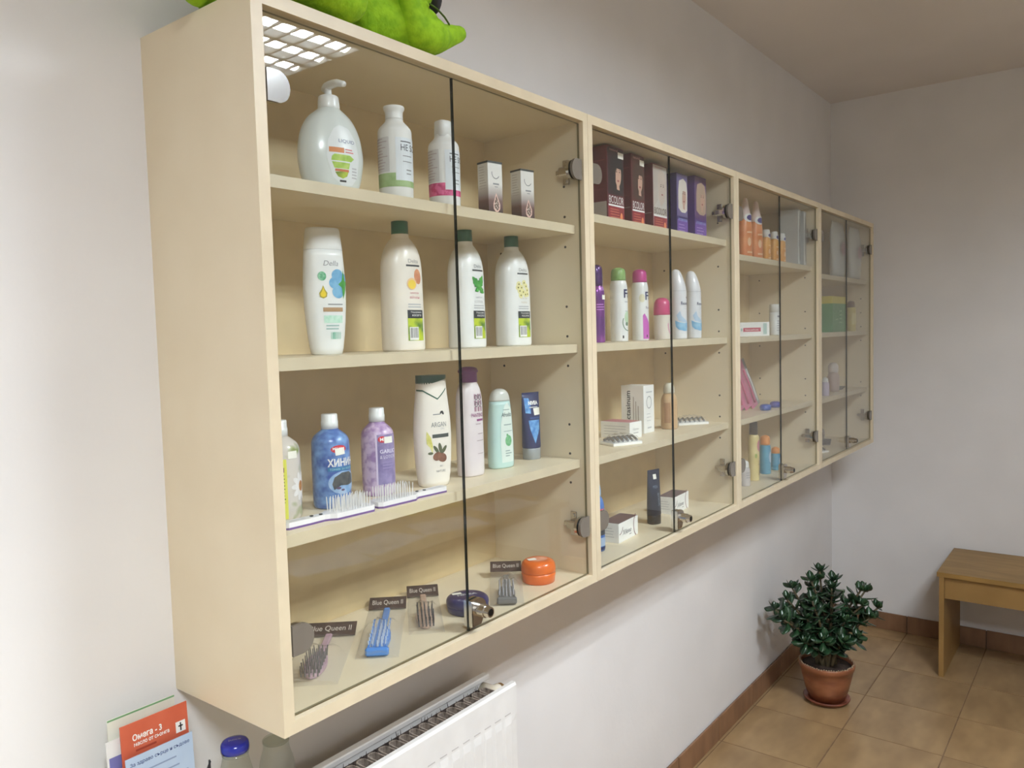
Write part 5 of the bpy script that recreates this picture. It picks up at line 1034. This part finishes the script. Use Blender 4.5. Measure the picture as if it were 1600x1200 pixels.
def leaflet(lab, x, y, w, h, m, prints, rx=-3, rz=0, dz=0.004):
    o = thing('leaflet', lab, 'leaflet', (x, y, DT + dz), rz, 'leaflets in the wire rack'); o.rotation_euler.x = math.radians(rx)
    MB().box(-w / 2, w / 2, -0.0008, 0.0008, 0, h).build('sheet', m, o)
    F = Flat((0, -0.0008, 0), (1, 0, 0), (0, 0, 1))
    for n_, sh, mm, off in prints: decal(n_, F, sh, mm, o, off)
omred = P3('leaflet_red', (196, 92, 66)); ombl = P3('leaflet_blue', (172, 196, 226)); ink = P3('leaflet_ink', (58, 74, 128))
leaflet('pale blue leaflet with bullet points, frontmost in the rack', -0.066, -0.078, 0.099, 0.182, M('leaflet_pale_blue', (178, 200, 228), 0.5, rgb2=(188, 208, 232)),
        [('lettering', text('За здраво сърце и съдове', 0.0, 0.171, 0.088, 0.0068, 0.01), ink, 0.0003), ('lettering', lines(-0.036, 0.042, 0.158, 8, 0.0125, 0.0022, 11, 0.55), P3('leaflet_grey_ink', (140, 158, 192)), 0.0003),
         ('bullets', join(*[ell(-0.042, 0.1485 - 0.0125 * k, 0.0016, 0.0016, 8) for k in range(7)]), ink, 0.0003), ('picture', rect(-0.0495, 0, 0.0495, 0.05), P3('leaflet_teal', (120, 166, 178)), 0.0003)])
leaflet('orange red leaflet with white heading behind the pale blue one', -0.0655, -0.068, 0.099, 0.225, M('leaflet_orange', (200, 94, 66), 0.5, rgb2=(206, 102, 74)),
        [('lettering', text('Омега - 3', -0.012, 0.2035, 0.043, 0.0095, 0.03), PAPER, 0.0003), ('lettering', text('масло от сьомга', -0.006, 0.193, 0.052, 0.0048, 0.02), PAPER, 0.0003), ('lettering', rect(-0.030, 0.183, 0.0, 0.186), P3('leaflet_dark_red', (160, 62, 44)), 0.0003),
         ('emblem_panel', rect(0.030, 0.184, 0.045, 0.200), PAPER, 0.0003), ('emblem', join(rect(0.0365, 0.186, 0.0385, 0.198), rect(0.034, 0.192, 0.041, 0.194)), BLACK, 0.0005)])
leaflet('white leaflet with a thin green top edge, rearmost in the rack', -0.072, -0.046, 0.099, 0.231, M('leaflet_cream', (224, 226, 212), 0.5), [('edge', rect(-0.0495, 0.2285, 0.0495, 0.231), P3('leaflet_green', (120, 168, 120)), 0.0003)])
leaflet('leaning white leaflet with a violet panel, sticking out at the rack side', -0.082, -0.060, 0.099, 0.208, M('leaflet_white', (226, 226, 224), 0.5), [('panel', rect(-0.047, 0.10, 0.047, 0.185), P3('leaflet_violet', (112, 112, 168)), 0.0003)], rx=-3)
JAR = clear('jar_glass', (244, 247, 244), haze=0.06, rough=0.03, hz=(206, 208, 200), r0=0.05, r1=0.7)
r = thing('glass_bottle', 'clear glass juice bottle with glossy blue lid below the cabinet corner', 'bottle', (0.030, -0.105, DT), 0)
body('glass', [(0, 0.024), (0.002, 0.0275), (0.010, 0.029), (0.085, 0.029), (0.105, 0.0265), (0.125, 0.0215), (0.140, 0.0185), (0.148, 0.0180)], JAR, r, 32, 1)
body('neck_ring', [(0.1415, 0.0188), (0.1425, 0.0198), (0.145, 0.0198), (0.146, 0.0188)], JAR, r, 28, 0)
BL = M('blue_lid', (18, 34, 150), 0.2, coat=0.6); body('lid', [(0.1475, 0.0192), (0.1477, 0.0207), (0.152, 0.0209), (0.1585, 0.0205), (0.1615, 0.0185), (0.1622, 0.016), (0.1616, 0.0005)], BL, r, 36, 0)
decal('lettering', Flat((0, 0, 0.1622), (0.85, -0.53, 0), (0.53, 0.85, 0)), text('juice', 0, 0.002, 0.018, 0.006), P3('lid_grey', (110, 116, 140)), r)
r = thing('glass_jar', 'clear empty glass jar with rounded shoulder under the cabinet edge', 'jar', (0.098, -0.11, DT), 0)
body('glass', [(0, 0.022), (0.002, 0.026), (0.010, 0.0275), (0.085, 0.0275), (0.105, 0.0255), (0.118, 0.021), (0.126, 0.0195), (0.135, 0.0195)], JAR, r, 32, 1)
body('rim', [(0.133, 0.0197), (0.134, 0.0206), (0.137, 0.0206), (0.138, 0.0197)], JAR, r, 28, 0)

# ================================================================== bench by the far wall
WOODN = M('oak_laminate', (136, 104, 52), 0.45, rgb2=(154, 120, 66), scale=5, stretch=(7, 1, 7)); WOODL = M('oak_edge', (142, 110, 62), 0.45, rgb2=(154, 120, 70), scale=5)
r = thing('bench', 'low brown wooden bench with board legs against the far wall', 'bench', (3.29, -1.10, 0), 0)
b = MB().box(-0.222, 0.222, -0.545, 0.548, 0.432, 0.452, c=0.001); b.build('seat_board', WOODN, r)
for y in (-0.535, 0.520): MB().box(-0.220, 0.215, y, y + 0.019, 0, 0.4318).build('leg', WOODL, r)
MB().box(-0.205, -0.187, -0.516, 0.5195, 0.338, 0.4318).build('apron', WOODL, r); MB().box(0.180, 0.198, -0.516, 0.5195, 0.338, 0.4318).build('apron', WOODL, r)

# ================================================================== potted jade plant in the corner
PX, PY = 2.585, -0.238
r = thing('potted_jade_plant', 'bushy jade plant in a glazed terracotta pot standing on the tiles', 'plant', (PX, PY, 0), 0)
TERRA = M('terracotta', (116, 66, 44), 0.4, rgb2=(156, 100, 68), scale=9, lo=0.35, hi=0.65, coat=0.25, stretch=(1, 1, 2.4)); SAUC = M('saucer_clay', (112, 60, 44), 0.4, rgb2=(134, 76, 56), scale=12, coat=0.2)
body('saucer', [(0.0, 0.060), (0.001, 0.072), (0.016, 0.088), (0.020, 0.089), (0.021, 0.086), (0.014, 0.074), (0.013, 0.002)], SAUC, r, 40, 0)
body('pot', [(0.0145, 0.060), (0.015, 0.068), (0.055, 0.082), (0.115, 0.096), (0.138, 0.100), (0.140, 0.104), (0.158, 0.107), (0.162, 0.106), (0.162, 0.099), (0.150, 0.097), (0.140, 0.095), (0.139, 0.002)], TERRA, r, 44, 0)
body('soil', [(0.1395, 0.0945), (0.147, 0.094), (0.150, 0.05), (0.150, 0.001)], M('soil', (42, 30, 24), 0.95, rgb2=(62, 46, 36), scale=60, bump=1.0, bscale=90), r, 30, 0)
b = MB(); rr = random.Random(9)
for k in range(70):
    a = 2 * PI * k / 70; rad = rr.uniform(0.098, 0.105); b.box(rad * math.cos(a) - 0.002, rad * math.cos(a) + 0.002, rad * math.sin(a) - 0.002, rad * math.sin(a) + 0.002, 0.160, 0.1645)
b.build('rim_crust', M('rim_crust', (176, 156, 128), 0.9), r)['kind'] = 'stuff'
LV = []; LF = []; nL = 8
for i in range(nL + 1):
    t = i / nL; wd = 0.5 * math.sin(PI * (0.06 + 0.90 * t ** 1.35)) * 0.66; th = 0.07 * math.sin(PI * (0.1 + 0.85 * t)); zc = 0.16 * t * t
    LV += [(-wd, t, zc + th * 0.2), (0, t, zc - th), (wd, t, zc + th * 0.2), (0, t, zc + th * 0.45)]
for i in range(nL):
    for j in range(4): LF.append((i * 4 + j, i * 4 + (j + 1) % 4, (i + 1) * 4 + (j + 1) % 4, (i + 1) * 4 + j))
LF += [(3, 2, 1, 0), (nL * 4, nL * 4 + 1, nL * 4 + 2, nL * 4 + 3)]
LEAFM = M('jade_leaf', (26, 52, 32), 0.32, rgb2=(44, 76, 46), scale=14, coat=0.25, rnd=0.25); STEM = M('jade_stem', (74, 66, 46), 0.7, rgb2=(96, 84, 58), scale=30)
leaf_mesh = None; rr = random.Random(21)
Rv = Vector((0.608, -0.794, 0)); Dv = Vector((0.794, 0.608, 0))
stems = [(-0.215, 0.245, -0.03), (-0.165, 0.285, -0.02), (-0.125, 0.315, 0.03), (-0.06, 0.355, 0.0), (-0.015, 0.385, 0.03), (0.005, 0.335, -0.04), (-0.145, 0.165, 0.04), (-0.10, 0.215, -0.06), (-0.03, 0.245, 0.05), (0.055, 0.195, -0.05), (0.09, 0.235, 0.04),
         (0.135, 0.305, 0.0), (0.165, 0.29, 0.03), (0.195, 0.235, -0.02), (0.15, 0.21, -0.06), (-0.05, 0.13, -0.09), (0.03, 0.125, -0.10), (0.085, 0.14, -0.09), (-0.19, 0.20, -0.05), (0.0, 0.19, 0.08), (-0.20, 0.22, -0.08), (-0.08, 0.29, -0.06), (0.02, 0.36, -0.02), (0.12, 0.26, -0.05), (-0.12, 0.12, -0.08), (0.06, 0.16, 0.03), (-0.04, 0.31, 0.04)]
stem_mb = []; count = 0; extra = MB()
def put_leaf(p, d, up, L_):
    global leaf_mesh, count
    d = d.normalized(); s_ = d.cross(up); s_ = s_.normalized() if s_.length > 1e-4 else Vector((1, 0, 0)); n_ = s_.cross(d)
    mt = Matrix(((s_.x * L_, d.x * L_, n_.x * L_, p.x), (s_.y * L_, d.y * L_, n_.y * L_, p.y), (s_.z * L_, d.z * L_, n_.z * L_, p.z), (0, 0, 0, 1)))
    tip = mt @ Vector((0, 1, 0))
    if PY + tip.y > -0.012: return
    if count >= 300: extra.add([mt @ Vector(v) for v in LV], LF); return
    if leaf_mesh is None: o = obj('leaf', LV, LF, LEAFM, r, True); leaf_mesh = o.data
    else: o = bpy.data.objects.new('leaf', leaf_mesh); COL.objects.link(o); o.parent = r
    o.matrix_local = mt; count += 1
order = []
for (u, hgt, dep) in stems:
    a = Vector((rr.uniform(-0.03, 0.03), rr.uniform(-0.03, 0.03), 0.145)); e = Rv * u + Dv * dep + Vector((0, 0, 0.16 + hgt * 0.93))
    if PY + e.y > -0.045: e.y = -0.045 - PY
    c1 = a + Vector((0, 0, 0.35 * hgt)) + (e - a) * 0.12; c2 = a + (e - a) * 0.62 + Vector((0, 0, 0.03)); pts = []
    for i in range(11):
        t = i / 10; pts.append(a * (1 - t) ** 3 + c1 * 3 * t * (1 - t) ** 2 + c2 * 3 * t * t * (1 - t) + e * t ** 3)
    MB().tube(pts, [0.0085 - 0.005 * i / 10 for i in range(11)], 7).build('branch', STEM, r, True)
    nl = 7
    for k in range(nl):
        t = 0.42 + 0.58 * k / (nl - 1); i = min(9, int(t * 10)); p = pts[i].lerp(pts[i + 1], t * 10 - i); tan = (pts[i + 1] - pts[i]).normalized(); ph = k * PI / 2 + rr.uniform(-0.3, 0.3)
        sx = tan.cross(Vector((0.3, 0.2, 1))).normalized(); sy = tan.cross(sx)
        for q in (0, PI):
            d = (sx * math.cos(ph + q) + sy * math.sin(ph + q)) * 1.0 + tan * rr.uniform(0.15, 0.6) + Vector((0, 0, rr.uniform(-0.15, 0.3)))
            order.append((p, d, tan + Vector((0, 0, 0.5)), rr.uniform(0.044, 0.068) * (0.75 if k == nl - 1 else 1)))
    for k in range(4):
        ph = k * PI / 2 + 0.6; d = Vector((math.cos(ph) * 0.7, math.sin(ph) * 0.7, 0.75)); order.append((pts[-1], d, Vector((0, 0, 1)), rr.uniform(0.032, 0.046)))
for p, d, up, L_ in order: put_leaf(p, d, up, L_)
if extra.V: extra.build('leaves', LEAFM, r, True)['kind'] = 'stuff'

# ================================================================== table across the room, seen mirrored in the glass doors
r = thing('table', 'light table with papers on it across the room, mirrored in the glass', 'table', (1.70, -1.80, 0), 0)
TT = M('table_beige', (186, 164, 120), 0.5, rgb2=(196, 176, 134), scale=5)
MB().box(-0.75, 0.75, -0.32, 0.38, 0.69, 0.715, c=0.001).build('table_top', TT, r)
for x in (-0.72, 0.68):
    for y in (-0.29, 0.31): MB().box(x, x + 0.04, y, y + 0.04, 0, 0.69).build('leg', TT, r)
for lab, x, y, rz in (('sheet of paper at the near end of the table', 1.15, -1.60, 12), ('sheet of paper at the middle of the table', 1.45, -1.62, -8), ('sheet of paper next to the yellow folder', 1.80, -1.60, 20), ('sheet of paper at the far end of the table', 2.22, -1.62, 4)):
    o = thing('paper_sheet', lab, 'paper', (x, y, 0.715), rz, 'papers on the table'); MB().box(-0.149, 0.149, -0.105, 0.105, 0.0003, 0.0015).build('sheet', PAPER, o)
    decal('lettering', Flat((0, 0, 0.0016), (1, 0, 0), (0, 1, 0)), lines(-0.12, 0.12, 0.08, 9, 0.018, 0.003, int(x * 10)), LGREY, o, 0.0002)
o = thing('folder', 'yellow folder on the table across the room', 'folder', (2.0, -1.93, 0.715), 8); MB().box(-0.16, 0.16, -0.12, 0.12, 0.0003, 0.006, c=0.001).build('cover', M('folder_yellow', (214, 196, 70), 0.5), o); MB().box(0.10, 0.16, 0.12, 0.135, 0.0003, 0.002).build('index_tab', M('folder_tab', (200, 180, 60), 0.5), o)
